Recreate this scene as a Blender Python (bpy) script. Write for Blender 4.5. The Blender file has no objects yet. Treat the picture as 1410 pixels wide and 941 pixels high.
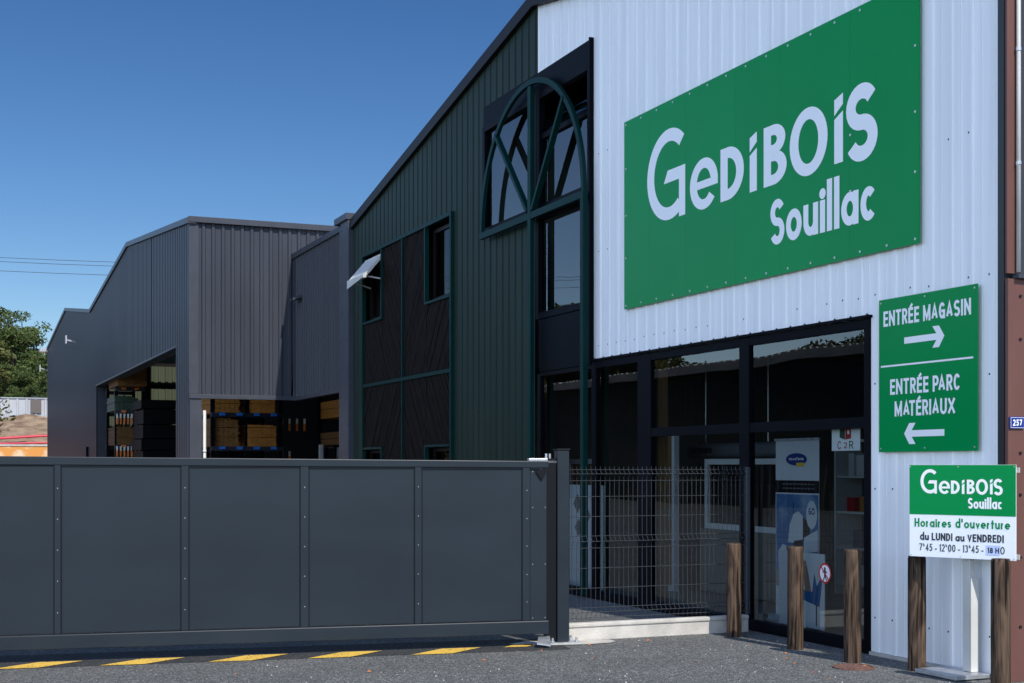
import bpy, math, random
from mathutils import Vector, Matrix
R = math.radians
random.seed(7)
C = bpy.context.scene.collection
scene = bpy.context.scene

# ---------------------------------------------------------------- camera, sky, sun, exposure
cam_d = bpy.data.cameras.new('camera'); cam = bpy.data.objects.new('camera', cam_d); C.objects.link(cam)
cam.location = (0, 0, 1.65); cam.rotation_euler = (R(90), 0, R(-22.803))
cam_d.sensor_width = 36.0; cam_d.lens = 1900 / 1410 * 36.0
cam_d.shift_y = (642 - 470.5) / 1410; cam_d.clip_end = 6000; cam_d.clip_start = 0.05
scene.camera = cam

SUN = Vector((0.115, -1.02, 1.0))                      # towards the sun
elev = math.atan2(SUN.z, math.hypot(SUN.x, SUN.y))
w = bpy.data.worlds.new('World'); scene.world = w; w.use_nodes = True
nt = w.node_tree; nt.nodes.clear()
sky = nt.nodes.new('ShaderNodeTexSky'); sky.sky_type = 'NISHITA'; sky.sun_disc = False
sky.sun_elevation = elev; sky.sun_rotation = math.atan2(SUN.x, SUN.y)
sky.altitude = 300; sky.air_density = 1.0; sky.dust_density = 0.1; sky.ozone_density = 4.0
bg = nt.nodes.new('ShaderNodeBackground'); bg.inputs[1].default_value = 0.11
out = nt.nodes.new('ShaderNodeOutputWorld')
# deep blue away from the sun's side, unseen west brightened and paled to fill the shaded facade
wtc = nt.nodes.new('ShaderNodeTexCoord'); dotn = nt.nodes.new('ShaderNodeVectorMath'); dotn.operation = 'DOT_PRODUCT'; dotn.inputs[1].default_value = (-0.96, -0.28, 0)
nt.links.new(wtc.outputs['Generated'], dotn.inputs[0])
mrw = nt.nodes.new('ShaderNodeMapRange'); mrw.inputs[1].default_value = -0.25; mrw.inputs[2].default_value = 0.8; mrw.inputs[3].default_value = 0.74; mrw.inputs[4].default_value = 3.0
nt.links.new(dotn.outputs['Value'], mrw.inputs[0])
sepw = nt.nodes.new('ShaderNodeSeparateXYZ'); nt.links.new(wtc.outputs['Generated'], sepw.inputs[0])
mrz = nt.nodes.new('ShaderNodeMapRange'); mrz.inputs[1].default_value = 0.02; mrz.inputs[2].default_value = 0.34; mrz.inputs[3].default_value = 1.12; mrz.inputs[4].default_value = 0.92
nt.links.new(sepw.outputs['Z'], mrz.inputs[0])
mulw = nt.nodes.new('ShaderNodeMath'); mulw.operation = 'MULTIPLY'; nt.links.new(mrw.outputs[0], mulw.inputs[0]); nt.links.new(mrz.outputs[0], mulw.inputs[1])
hsv = nt.nodes.new('ShaderNodeHueSaturation'); hsv.inputs['Hue'].default_value = 0.508; msat = nt.nodes.new('ShaderNodeMapRange'); msat.inputs[1].default_value = -0.25; msat.inputs[2].default_value = 0.7; msat.inputs[3].default_value = 1.25; msat.inputs[4].default_value = 0.80; nt.links.new(dotn.outputs['Value'], msat.inputs[0]); nt.links.new(msat.outputs[0], hsv.inputs['Saturation']); nt.links.new(sky.outputs[0], hsv.inputs['Color'])
vmw = nt.nodes.new('ShaderNodeVectorMath'); vmw.operation = 'SCALE'; nt.links.new(hsv.outputs[0], vmw.inputs[0]); nt.links.new(mulw.outputs[0], vmw.inputs['Scale'])
nt.links.new(vmw.outputs[0], bg.inputs[0]); nt.links.new(bg.outputs[0], out.inputs[0])
sd = bpy.data.lights.new('sun', 'SUN'); sd.energy = 3.9; sd.angle = R(0.53); sd.color = (1.0, 0.955, 0.88)
so = bpy.data.objects.new('sun', sd); C.objects.link(so); so.location = (0, -30, 40)
so.rotation_euler = SUN.to_track_quat('Z', 'Y').to_euler()
scene.view_settings.view_transform = 'Standard'; scene.view_settings.look = 'None'
scene.view_settings.exposure = 0.2; scene.view_settings.gamma = 1; scene.view_settings.use_curve_mapping = False

# ---------------------------------------------------------------- materials
def mat(name, col, rough=0.6, metal=0.0, spec=0.5, var=0.0, vscale=(3, 3, 3), col2=None, bump=0.0, bscale=40.0, coat=0.0, detail=4.0, rvar=0.0, c_lo=0.35, c_hi=0.65, rand=0.0):
    m = bpy.data.materials.new(name); m.use_nodes = True
    t = m.node_tree; p = t.nodes['Principled BSDF']
    p.inputs['Base Color'].default_value = (*col, 1); p.inputs['Roughness'].default_value = rough
    p.inputs['Metallic'].default_value = metal; p.inputs['Specular IOR Level'].default_value = spec
    p.inputs['Coat Weight'].default_value = coat; p.inputs['Coat Roughness'].default_value = 0.06
    tc = t.nodes.new('ShaderNodeTexCoord'); mp = t.nodes.new('ShaderNodeMapping')
    mp.inputs['Scale'].default_value = vscale; t.links.new(tc.outputs['Object'], mp.inputs[0])
    last = None
    if var or col2:
        n = t.nodes.new('ShaderNodeTexNoise'); n.inputs['Scale'].default_value = 1; n.inputs['Detail'].default_value = detail
        t.links.new(mp.outputs[0], n.inputs[0])
        cr = t.nodes.new('ShaderNodeValToRGB')
        c2 = col2 if col2 else tuple(min(1, c * (1 + var)) for c in col)
        c1 = col if col2 else tuple(c * (1 - var) for c in col)
        cr.color_ramp.elements[0].color = (*c1, 1); cr.color_ramp.elements[1].color = (*c2, 1)
        cr.color_ramp.elements[0].position = c_lo; cr.color_ramp.elements[1].position = c_hi
        t.links.new(n.outputs[0], cr.inputs[0]); last = cr.outputs[0]
        if rvar:
            mr = t.nodes.new('ShaderNodeMapRange'); mr.inputs[3].default_value = rough - rvar; mr.inputs[4].default_value = rough + rvar
            t.links.new(n.outputs[0], mr.inputs[0]); t.links.new(mr.outputs[0], p.inputs['Roughness'])
    if rand and last:
        oi = t.nodes.new('ShaderNodeObjectInfo'); hv = t.nodes.new('ShaderNodeHueSaturation')
        mr = t.nodes.new('ShaderNodeMapRange'); mr.inputs[3].default_value = 1 - rand; mr.inputs[4].default_value = 1 + rand
        t.links.new(oi.outputs['Random'], mr.inputs[0]); t.links.new(mr.outputs[0], hv.inputs['Value'])
        t.links.new(last, hv.inputs['Color']); last = hv.outputs[0]
    if last: t.links.new(last, p.inputs['Base Color'])
    if bump:
        n2 = t.nodes.new('ShaderNodeTexNoise'); n2.inputs['Scale'].default_value = bscale; n2.inputs['Detail'].default_value = 3
        t.links.new(tc.outputs['Object'], n2.inputs[0])
        b = t.nodes.new('ShaderNodeBump'); b.inputs['Strength'].default_value = bump; b.inputs['Distance'].default_value = 0.01
        t.links.new(n2.outputs[0], b.inputs['Height']); t.links.new(b.outputs[0], p.inputs['Normal'])
    return m

def asphalt_mat(name='asphalt', k=1.0):
    m = bpy.data.materials.new(name); m.use_nodes = True; t = m.node_tree; p = t.nodes['Principled BSDF']
    tc = t.nodes.new('ShaderNodeTexCoord'); L = t.links.new
    v = t.nodes.new('ShaderNodeTexVoronoi'); v.inputs['Scale'].default_value = 95; L(tc.outputs['Object'], v.inputs['Vector'])
    sp = t.nodes.new('ShaderNodeSeparateColor'); L(v.outputs['Color'], sp.inputs[0])
    cr = t.nodes.new('ShaderNodeValToRGB'); e = cr.color_ramp.elements
    e[0].color = (0.047*k, 0.050*k, 0.049*k, 1); e[1].color = (0.42*k, 0.42*k, 0.40*k, 1); e[1].position = 1.0
    x = e.new(0.55); x.color = (0.126*k, 0.128*k, 0.122*k, 1); x = e.new(0.9); x.color = (0.215*k, 0.215*k, 0.198*k, 1)
    L(sp.outputs[0], cr.inputs[0])
    n = t.nodes.new('ShaderNodeTexNoise'); n.inputs['Scale'].default_value = 0.9; n.inputs['Detail'].default_value = 6; L(tc.outputs['Object'], n.inputs['Vector'])
    mr = t.nodes.new('ShaderNodeMapRange'); mr.inputs[1].default_value = 0.3; mr.inputs[2].default_value = 0.7; mr.inputs[3].default_value = 0.66; mr.inputs[4].default_value = 1.22
    L(n.outputs[0], mr.inputs[0])
    n9 = t.nodes.new('ShaderNodeTexNoise'); n9.inputs['Scale'].default_value = 7; n9.inputs['Detail'].default_value = 8; n9.inputs['Roughness'].default_value = .7; L(tc.outputs['Object'], n9.inputs['Vector'])
    m9 = t.nodes.new('ShaderNodeMath'); m9.operation = 'MULTIPLY_ADD'; m9.inputs[1].default_value = .5; L(n9.outputs[0], m9.inputs[0]); m8 = t.nodes.new('ShaderNodeMath'); m8.operation = 'MULTIPLY'; m8.inputs[1].default_value = .5; L(n.outputs[0], m8.inputs[0]); L(m8.outputs[0], m9.inputs[2]); L(m9.outputs[0], mr.inputs[0])
    mx = t.nodes.new('ShaderNodeMix'); mx.data_type = 'RGBA'; mx.blend_type = 'MULTIPLY'; mx.inputs[0].default_value = 1
    L(cr.outputs[0], mx.inputs[6]); L(mr.outputs[0], mx.inputs[7]); L(mx.outputs[2], p.inputs['Base Color'])
    b = t.nodes.new('ShaderNodeBump'); b.inputs['Strength'].default_value = 0.9; b.inputs['Distance'].default_value = 0.006
    L(v.outputs['Distance'], b.inputs['Height']); b.invert = True; L(b.outputs[0], p.inputs['Normal'])
    p.inputs['Roughness'].default_value = 0.85
    return m

def paint_mark_mat():
    m = bpy.data.materials.new('yellow_road_paint'); m.use_nodes = True; t = m.node_tree; p = t.nodes['Principled BSDF']; L = t.links.new
    tc = t.nodes.new('ShaderNodeTexCoord')
    v = t.nodes.new('ShaderNodeTexVoronoi'); v.inputs['Scale'].default_value = 95; L(tc.outputs['Object'], v.inputs['Vector'])
    sp = t.nodes.new('ShaderNodeSeparateColor'); L(v.outputs['Color'], sp.inputs[0])
    n = t.nodes.new('ShaderNodeTexNoise'); n.inputs['Scale'].default_value = 6; L(tc.outputs['Object'], n.inputs['Vector'])
    a = t.nodes.new('ShaderNodeMath'); a.operation = 'MULTIPLY_ADD'; a.inputs[1].default_value = 0.8; L(n.outputs[0], a.inputs[0]); L(sp.outputs[0], a.inputs[2])
    cr = t.nodes.new('ShaderNodeValToRGB'); e = cr.color_ramp.elements
    e[0].color = (0.08, 0.07, 0.05, 1); e[1].color = (0.80, 0.50, 0.07, 1); e[0].position = 0.42; e[1].position = 0.52
    L(a.outputs[0], cr.inputs[0]); L(cr.outputs[0], p.inputs['Base Color']); p.inputs['Roughness'].default_value = 0.75
    b = t.nodes.new('ShaderNodeBump'); b.inputs['Strength'].default_value = 0.6; b.inputs['Distance'].default_value = 0.005; b.invert = True
    L(v.outputs['Distance'], b.inputs['Height']); L(b.outputs[0], p.inputs['Normal'])
    return m

def wood_mat(name, dark, light, ring=26.0):
    m = bpy.data.materials.new(name); m.use_nodes = True; t = m.node_tree; p = t.nodes['Principled BSDF']; L = t.links.new
    tc = t.nodes.new('ShaderNodeTexCoord'); oi = t.nodes.new('ShaderNodeObjectInfo')
    ad = t.nodes.new('ShaderNodeVectorMath'); ad.operation = 'ADD'; L(tc.outputs['Object'], ad.inputs[0]); 
    sc = t.nodes.new('ShaderNodeVectorMath'); sc.operation = 'SCALE'; sc.inputs[0].default_value = (3, 5, 9); L(oi.outputs['Random'], sc.inputs['Scale']); L(sc.outputs[0], ad.inputs[1])
    mp = t.nodes.new('ShaderNodeMapping'); mp.inputs['Scale'].default_value = (1, 1, 0.16); L(ad.outputs[0], mp.inputs[0])
    n0 = t.nodes.new('ShaderNodeTexNoise'); n0.inputs['Scale'].default_value = 5.5; n0.inputs['Detail'].default_value = 2; n0.inputs['Distortion'].default_value = 1.2; L(mp.outputs[0], n0.inputs[0])
    ml = t.nodes.new('ShaderNodeMath'); ml.operation = 'MULTIPLY'; ml.inputs[1].default_value = ring; L(n0.outputs[0], ml.inputs[0])
    sn = t.nodes.new('ShaderNodeMath'); sn.operation = 'SINE'; L(ml.outputs[0], sn.inputs[0])
    mr = t.nodes.new('ShaderNodeMapRange'); mr.inputs[1].default_value = -1; L(sn.outputs[0], mr.inputs[0])
    mp2 = t.nodes.new('ShaderNodeMapping'); mp2.inputs['Scale'].default_value = (60, 60, 2.5); L(ad.outputs[0], mp2.inputs[0])
    n1 = t.nodes.new('ShaderNodeTexNoise'); n1.inputs['Scale'].default_value = 1; L(mp2.outputs[0], n1.inputs[0])
    mm = t.nodes.new('ShaderNodeMath'); mm.operation = 'MULTIPLY_ADD'; mm.inputs[1].default_value = 0.24; L(mr.outputs[0], mm.inputs[0])
    m2 = t.nodes.new('ShaderNodeMath'); m2.operation = 'MULTIPLY'; m2.inputs[1].default_value = 0.88; L(n1.outputs[0], m2.inputs[0]); L(m2.outputs[0], mm.inputs[2])
    cr = t.nodes.new('ShaderNodeValToRGB'); e = cr.color_ramp.elements
    e[0].color = (*dark, 1); e[1].color = (*light, 1); e[0].position = 0.28; e[1].position = 0.72
    mp3 = t.nodes.new('ShaderNodeMapping'); mp3.inputs['Scale'].default_value = (34, 34, 1.3); L(ad.outputs[0], mp3.inputs[0])
    n3 = t.nodes.new('ShaderNodeTexNoise'); n3.inputs['Scale'].default_value = 1; n3.inputs['Detail'].default_value = 3; L(mp3.outputs[0], n3.inputs[0])
    ck = t.nodes.new('ShaderNodeMapRange'); ck.inputs[1].default_value = .36; ck.inputs[2].default_value = .43; ck.inputs[3].default_value = .35; L(n3.outputs[0], ck.inputs[0])
    mq = t.nodes.new('ShaderNodeMath'); mq.operation = 'MULTIPLY'; L(mm.outputs[0], mq.inputs[0]); L(ck.outputs[0], mq.inputs[1]); mm = mq
    L(mm.outputs[0], cr.inputs[0]); L(cr.outputs[0], p.inputs['Base Color']); p.inputs['Roughness'].default_value = 0.85; p.inputs['Specular IOR Level'].default_value = .15
    b = t.nodes.new('ShaderNodeBump'); b.inputs['Strength'].default_value = 0.7; b.inputs['Distance'].default_value = 0.006
    L(mm.outputs[0], b.inputs['Height']); L(b.outputs[0], p.inputs['Normal'])
    return m

def glass_mat(name, tint=(0.62, 0.68, 0.68), k=1.7):
    m = bpy.data.materials.new(name); m.use_nodes = True; t = m.node_tree; t.nodes.clear(); L = t.links.new
    o = t.nodes.new('ShaderNodeOutputMaterial'); mx = t.nodes.new('ShaderNodeMixShader')
    fr = t.nodes.new('ShaderNodeLayerWeight'); fr.inputs[0].default_value = 0.25
    # thin-pane reflectance, the same from both sides
    a = t.nodes.new('ShaderNodeMath'); a.operation = 'POWER'; a.inputs[1].default_value = 1.6; L(fr.outputs['Facing'], a.inputs[0])
    b = t.nodes.new('ShaderNodeMath'); b.operation = 'MULTIPLY_ADD'; b.inputs[1].default_value = 0.42 * k; b.inputs[2].default_value = 0.06; b.use_clamp = True; L(a.outputs[0], b.inputs[0])
    tr = t.nodes.new('ShaderNodeBsdfTransparent'); tr.inputs[0].default_value = (*tint, 1)
    gl = t.nodes.new('ShaderNodeBsdfGlossy'); gl.inputs['Roughness'].default_value = 0.0; gl.inputs[0].default_value = (0.62, 0.66, 0.68, 1)
    tc = t.nodes.new('ShaderNodeTexCoord'); n = t.nodes.new('ShaderNodeTexNoise'); n.inputs['Scale'].default_value = 0.9; n.inputs['Detail'].default_value = 1; L(tc.outputs['Object'], n.inputs[0])
    bp = t.nodes.new('ShaderNodeBump'); bp.inputs['Strength'].default_value = 0.25; bp.inputs['Distance'].default_value = 0.01; L(n.outputs[0], bp.inputs['Height']); L(bp.outputs[0], gl.inputs['Normal'])
    L(b.outputs[0], mx.inputs[0]); L(tr.outputs[0], mx.inputs[1]); L(gl.outputs[0], mx.inputs[2]); L(mx.outputs[0], o.inputs[0])
    return m

def leaf_mat(name, c1, c2, c3):
    m = bpy.data.materials.new(name); m.use_nodes = True; t = m.node_tree; p = t.nodes['Principled BSDF']; L = t.links.new
    g = t.nodes.new('ShaderNodeNewGeometry'); cr = t.nodes.new('ShaderNodeValToRGB'); e = cr.color_ramp.elements
    e[0].color = (*c1, 1); e[1].color = (*c3, 1); x = e.new(0.5); x.color = (*c2, 1)
    tc = t.nodes.new('ShaderNodeTexCoord'); n = t.nodes.new('ShaderNodeTexNoise'); n.inputs['Scale'].default_value = 0.8; L(tc.outputs['Object'], n.inputs[0])
    a = t.nodes.new('ShaderNodeMath'); a.operation = 'MULTIPLY_ADD'; a.inputs[1].default_value = 0.45; L(g.outputs['Random Per Island'], a.inputs[0])
    s = t.nodes.new('ShaderNodeMath'); s.operation = 'MULTIPLY'; s.inputs[1].default_value = 0.6; L(n.outputs[0], s.inputs[0]); L(s.outputs[0], a.inputs[2])
    L(a.outputs[0], cr.inputs[0]); L(cr.outputs[0], p.inputs['Base Color']); p.inputs['Roughness'].default_value = 0.6
    p.inputs['Specular IOR Level'].default_value = 0.25
    return m

M = {}
M['asphalt'] = asphalt_mat('asphalt', 0.93); M['tar_shade'] = asphalt_mat('shade_dark_asphalt', 0.28); M['mark'] = paint_mark_mat()
M['white_clad'] = mat('white_cladding_paint', (0.87, 0.875, 0.87), 0.45, var=0.06, vscale=(7, 7, 0.3), spec=0.5, detail=6, rvar=0.1)
M['green_clad'] = mat('green_cladding_paint', (0.012, 0.026, 0.018), 0.5, spec=0.12, var=0.14, vscale=(5, 5, 0.4), detail=5)
M['pale_green_clad'] = mat('pale_green_cladding', (0.065, 0.078, 0.052), 0.6, spec=0.1, var=0.1, vscale=(4, 4, 0.4))
M['anth'] = mat('anthracite_cladding', (0.045, 0.049, 0.061), 0.38, metal=0.0, spec=0.18, var=0.10, vscale=(2, 2, 0.3), rvar=0.05)
M['anth_flash'] = mat('anthracite_flashing', (0.052, 0.057, 0.070), 0.42, spec=0.2, var=0.08)
M['gate'] = mat('gate_powder_coat', (0.0165, 0.0235, 0.031), 0.38, spec=0.22, var=0.10, vscale=(0.8, 0.8, 1.8), detail=6, bump=0.14, bscale=1.6, rvar=0.09)
M['gate_dark'] = mat('gate_dark_steel', (0.004, 0.005, 0.007), 0.5, spec=0.2)
M['teal'] = mat('teal_frame_paint', (0.001, 0.027, 0.024), 0.45, spec=0.08, var=0.1)
M['black_frame'] = mat('dark_anodised_frame', (0.002, 0.0025, 0.005), 0.5, spec=0.06, var=0.15, vscale=(2, 2, 1))
M['black_panel'] = mat('dark_blue_panel', (0.001, 0.0015, 0.004), 0.5, spec=0.06, var=0.15, vscale=(1, 1, 1))
M['brown'] = mat('brown_painted_steel', (0.13, 0.055, 0.042), 0.45, var=0.08, vscale=(4, 4, 1), bump=0.02)
M['dark_brown'] = mat('dark_brown_verge', (0.010, 0.007, 0.007), 0.5, spec=0.15)
M['dark_wood'] = mat('stained_board_wood', (0.003, 0.002, 0.0015), 0.75, spec=0.1, col2=(0.013, 0.008, 0.005), vscale=(30, 14, 5), detail=5, bump=0.15, bscale=30)
M['glass'] = glass_mat('window_glass'); M['glass_up'] = glass_mat('upper_window_glass', (0.5, 0.55, 0.56), 1.5)
M['glass_dim'] = glass_mat('dim_window_glass', (0.3, 0.3, 0.3), 0.35)
M['sign_green'] = mat('sign_green_vinyl', (0.0, 0.265, 0.065), 0.24, var=0.06, vscale=(0.5, 0.5, 0.5), spec=0.08, rvar=0.04)
M['sign_white'] = mat('sign_white_vinyl', (0.90, 0.91, 0.92), 0.4)
M['sign_black'] = mat('sign_black_vinyl', (0.008, 0.008, 0.01), 0.4)
M['sign_blue'] = mat('sign_blue_enamel', (0.01, 0.03, 0.22), 0.25)
M['sign_red'] = mat('sign_red_vinyl', (0.5, 0.015, 0.02), 0.35)
M['sticker'] = mat('pale_blue_sticker', (0.55, 0.62, 0.9), 0.4)
M['rivet'] = mat('bare_rivet', (0.55, 0.54, 0.5), 0.35, metal=0.6)
M['dark_rivet'] = mat('dark_screw', (0.03, 0.03, 0.035), 0.5)
M['galv'] = mat('galvanised_steel', (0.5, 0.51, 0.53), 0.4, metal=0.7, var=0.15, vscale=(15, 15, 15))
M['white_metal'] = mat('white_painted_steel', (0.55, 0.54, 0.50), 0.45, spec=.3, var=0.06)
M['concrete'] = mat('pale_concrete', (0.50, 0.47, 0.42), 0.85, var=0.14, vscale=(5, 5, 5), bump=0.4, bscale=60, detail=8)
M['bollard'] = wood_mat('weathered_post_wood', (0.010, 0.007, 0.005), (0.115, 0.075, 0.050), 34)
M['timber'] = mat('sawn_timber', (0.50, 0.21, 0.035), 0.8, var=0.22, vscale=(6, 6, 60), rand=0.2)
M['timber_dark'] = mat('aged_timber', (0.20, 0.095, 0.025), 0.85, var=0.25, vscale=(6, 6, 60), rand=0.2)
M['green_wrap'] = mat('green_wrapped_timber', (0.02, 0.06, 0.03), 0.5, var=0.3, vscale=(6, 6, 40))
M['black_wrap'] = mat('black_sheet_wrap', (0.0025, 0.0025, 0.003), 0.6, spec=0.06, var=0.2)
M['rack_dark'] = mat('dark_blue_rack_steel', (0.004, 0.008, 0.025), 0.5)
M['rack_blue'] = mat('blue_rack_steel', (0.01, 0.16, 0.6), 0.4)
M['rack_orange'] = mat('orange_rack_tip', (0.65, 0.16, 0.02), 0.45)
M['rack_white'] = mat('white_rack_tip', (0.7, 0.7, 0.62), 0.5)
M['rust'] = mat('rusty_iron', (0.10, 0.045, 0.03), 0.85, col2=(0.20, 0.10, 0.07), vscale=(25, 25, 25), bump=0.5)
M['earth'] = mat('dry_earth', (0.17, 0.105, 0.06), 0.95, col2=(0.36, 0.25, 0.155), vscale=(1.2, 1.2, 2.0), detail=10, bump=1.0, bscale=4)
M['orange_wall'] = mat('orange_rendered_wall', (0.70, 0.30, 0.07), 0.85, col2=(0.76, 0.56, 0.36), vscale=(1.2, 1.2, 2.5), detail=9, c_lo=0.5, c_hi=0.62)
M['grey_metal'] = mat('grey_corrugated_sheet', (0.42, 0.43, 0.45), 0.5, var=0.08, vscale=(1, 1, 0.4))
M['mesh_grey'] = mat('brown_vent_mesh', (0.12, 0.10, 0.09), 0.7)
M['pink'] = mat('pink_red_duct', (0.62, 0.05, 0.08), 0.5)
M['red_white'] = mat('red_post_paint', (0.55, 0.06, 0.03), 0.5)
M['pine'] = leaf_mat('pine_needles', (0.016, 0.030, 0.010), (0.060, 0.090, 0.022), (0.15, 0.18, 0.05))
M['leaf'] = leaf_mat('olive_leaves', (0.022, 0.030, 0.008), (0.070, 0.085, 0.020), (0.17, 0.15, 0.05))
M['bark'] = mat('tree_bark', (0.07, 0.05, 0.035), 0.9, var=0.3, vscale=(8, 8, 1.5), bump=0.5)
M['hill'] = mat('wooded_hill_floor', (0.03, 0.045, 0.018), 0.95, var=0.4, vscale=(0.2, 0.2, 0.2), detail=8)
M['shed_wall'] = mat('dark_shed_cladding', (0.045, 0.04, 0.036), 0.7, var=0.15, vscale=(2, 2, 0.3))
M['shed_roof'] = mat('pale_fibre_cement_roof', (0.50, 0.47, 0.42), 0.85, var=0.12, vscale=(1, 1, 1))
M['tile'] = mat('red_clay_tile', (0.36, 0.13, 0.07), 0.85, var=0.25, vscale=(4, 4, 4))
M['brick'] = mat('brown_brick', (0.30, 0.16, 0.09), 0.85, var=0.3, vscale=(3, 3, 14))
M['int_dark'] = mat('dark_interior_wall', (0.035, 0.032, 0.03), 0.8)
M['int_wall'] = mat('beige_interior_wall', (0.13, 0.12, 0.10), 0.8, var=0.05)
M['int_floor'] = mat('grey_tile_floor', (0.16, 0.15, 0.14), 0.35, var=0.08)
M['pvc'] = mat('white_window_profile', (0.62, 0.64, 0.66), 0.35)
M['chair_blue'] = mat('blue_poster_chair', (0.01, 0.10, 0.28), 0.5)
M['poster_sky'] = mat('poster_sky_print', (0.03, 0.13, 0.32), 0.4, col2=(0.35, 0.45, 0.55), vscale=(2.5, 2.5, 5), detail=6, c_lo=0.5, c_hi=0.8)
M['poster_grey'] = mat('poster_grey_print', (0.10, 0.11, 0.13), 0.4)
M['poster_white'] = mat('poster_white_print', (0.60, 0.63, 0.68), 0.4)
M['poster_tan'] = mat('poster_tan_print', (0.35, 0.29, 0.22), 0.4)
M['skin'] = mat('poster_skin_print', (0.30, 0.17, 0.12), 0.5)
M['yellow'] = mat('yellow_print', (0.7, 0.5, 0.02), 0.4)
M['orange_wood'] = mat('oak_panel', (0.16, 0.085, 0.03), 0.5, var=0.2, vscale=(8, 8, 1))
M['dry_leaf'] = mat('dry_orange_leaf', (0.42, 0.14, 0.05), 0.8)
M['red_paint'] = mat('red_truck_paint', (0.35, 0.01, 0.01), 0.35)
M['wire'] = mat('fence_wire_coat', (0.034, 0.040, 0.046), 0.5)
M['cable'] = mat('cable_black', (0.05, 0.05, 0.06), 0.6)

# ---------------------------------------------------------------- helpers
ROOTM = {}
def tag(o, label=None, cat=None, group=None, kind=None):
    if label: o['label'] = label
    if cat: o['category'] = cat
    if group: o['group'] = group
    if kind: o['kind'] = kind
    return o
def thing(name, label, cat, loc=(0, 0, 0), rz=0.0, group=None):
    o = bpy.data.objects.new(name, None); C.objects.link(o); o.empty_display_size = 0.2
    o.location = loc; o.rotation_euler = (0, 0, rz)
    ROOTM[o.name] = Matrix.Translation(loc) @ Matrix.Rotation(rz, 4, 'Z')
    return tag(o, label, cat, group)
class MB:
    def __init__(s): s.v = []; s.f = []; s.mi = []
    def add(s, vs, fs, mi=0):
        b = len(s.v); s.v += [tuple(p) for p in vs]; s.f += [tuple(b + i for i in f) for f in fs]; s.mi += [mi] * len(fs); return s
    def box(s, a, b, mi=0):
        (x0, y0, z0), (x1, y1, z1) = [min(i, j) for i, j in zip(a, b)], [max(i, j) for i, j in zip(a, b)]
        v = [(x0,y0,z0),(x1,y0,z0),(x1,y1,z0),(x0,y1,z0),(x0,y0,z1),(x1,y0,z1),(x1,y1,z1),(x0,y1,z1)]
        return s.add(v, [(0,3,2,1),(4,5,6,7),(0,1,5,4),(1,2,6,5),(2,3,7,6),(3,0,4,7)], mi)
    def hexa(s, bot, top, mi=0):
        return s.add(list(bot) + list(top), [(0,3,2,1),(4,5,6,7),(0,1,5,4),(1,2,6,5),(2,3,7,6),(3,0,4,7)], mi)
    def bar(s, p, q, wd, dp, up=(0, 0, 1), mi=0):
        p, q, up = Vector(p), Vector(q), Vector(up); d = (q - p).normalized(); a = d.cross(up)
        if a.length < 1e-4: a = d.cross(Vector((1, 0, 0)))
        a.normalize(); b = a.cross(d).normalized(); a = a * wd / 2; b = b * dp / 2
        return s.hexa([p - a - b, p + a - b, p + a + b, p - a + b], [q - a - b, q + a - b, q + a + b, q - a + b], mi)
    def tube(s, pts, r, n=8, mi=0, cap=True):
        pts = [Vector(p) for p in pts]; rr = r if isinstance(r, (list, tuple)) else [r] * len(pts); b = len(s.v)
        for i, p in enumerate(pts):
            d = (pts[min(i + 1, len(pts) - 1)] - pts[max(i - 1, 0)]).normalized()
            a = d.cross(Vector((0, 0, 1)));
            if a.length < 1e-3: a = Vector((1, 0, 0)) if abs(d.z) > .9 else d.cross(Vector((0, 1, 0)))
            a.normalize(); c = d.cross(a).normalized()
            for k in range(n):
                t = 2 * math.pi * k / n; s.v.append(tuple(p + (a * math.cos(t) + c * math.sin(t)) * rr[i]))
        for i in range(len(pts) - 1):
            for k in range(n):
                s.f.append((b + i*n + k, b + i*n + (k+1) % n, b + (i+1)*n + (k+1) % n, b + (i+1)*n + k)); s.mi.append(mi)
        if cap:
            s.f.append(tuple(b + k for k in range(n))[::-1]); s.mi.append(mi)
            e = b + (len(pts) - 1) * n; s.f.append(tuple(e + k for k in range(n))); s.mi.append(mi)
        return s
    def disc(s, c, nrm, r, h=0.004, n=12, mi=0):
        c = Vector(c); nrm = Vector(nrm).normalized(); return s.tube([c, c + nrm * h], r, n, mi)
    def build(s, name, m, parent=None, smooth=False, bevel=0, local=False, bseg=2):
        me = bpy.data.meshes.new(name)
        vs = s.v
        if parent and not local:
            inv = ROOTM[parent.name].inverted(); vs = [tuple(inv @ Vector(p)) for p in vs]
        me.from_pydata([tuple(v) for v in vs], [], s.f); me.update()
        ms = m if isinstance(m, (list, tuple)) else [m]
        for x in ms: me.materials.append(x)
        if len(ms) > 1:
            for p, i in zip(me.polygons, s.mi): p.material_index = i
        if smooth:
            for p in me.polygons: p.use_smooth = True
        o = bpy.data.objects.new(name, me); C.objects.link(o)
        if parent: o.parent = parent; ROOTM[o.name] = ROOTM[parent.name]
        if bevel:
            b = o.modifiers.new('bevel', 'BEVEL'); b.width = bevel; b.segments = bseg; b.limit_method = 'ANGLE'; b.angle_limit = R(40)
        return o
KIDS = {}
def copy_tree(o, parent=None):
    c = o.copy(); C.objects.link(c); c.parent = parent
    for ch in [x for x in C.objects if x.parent == o]: copy_tree(ch, c)
    return c

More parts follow.
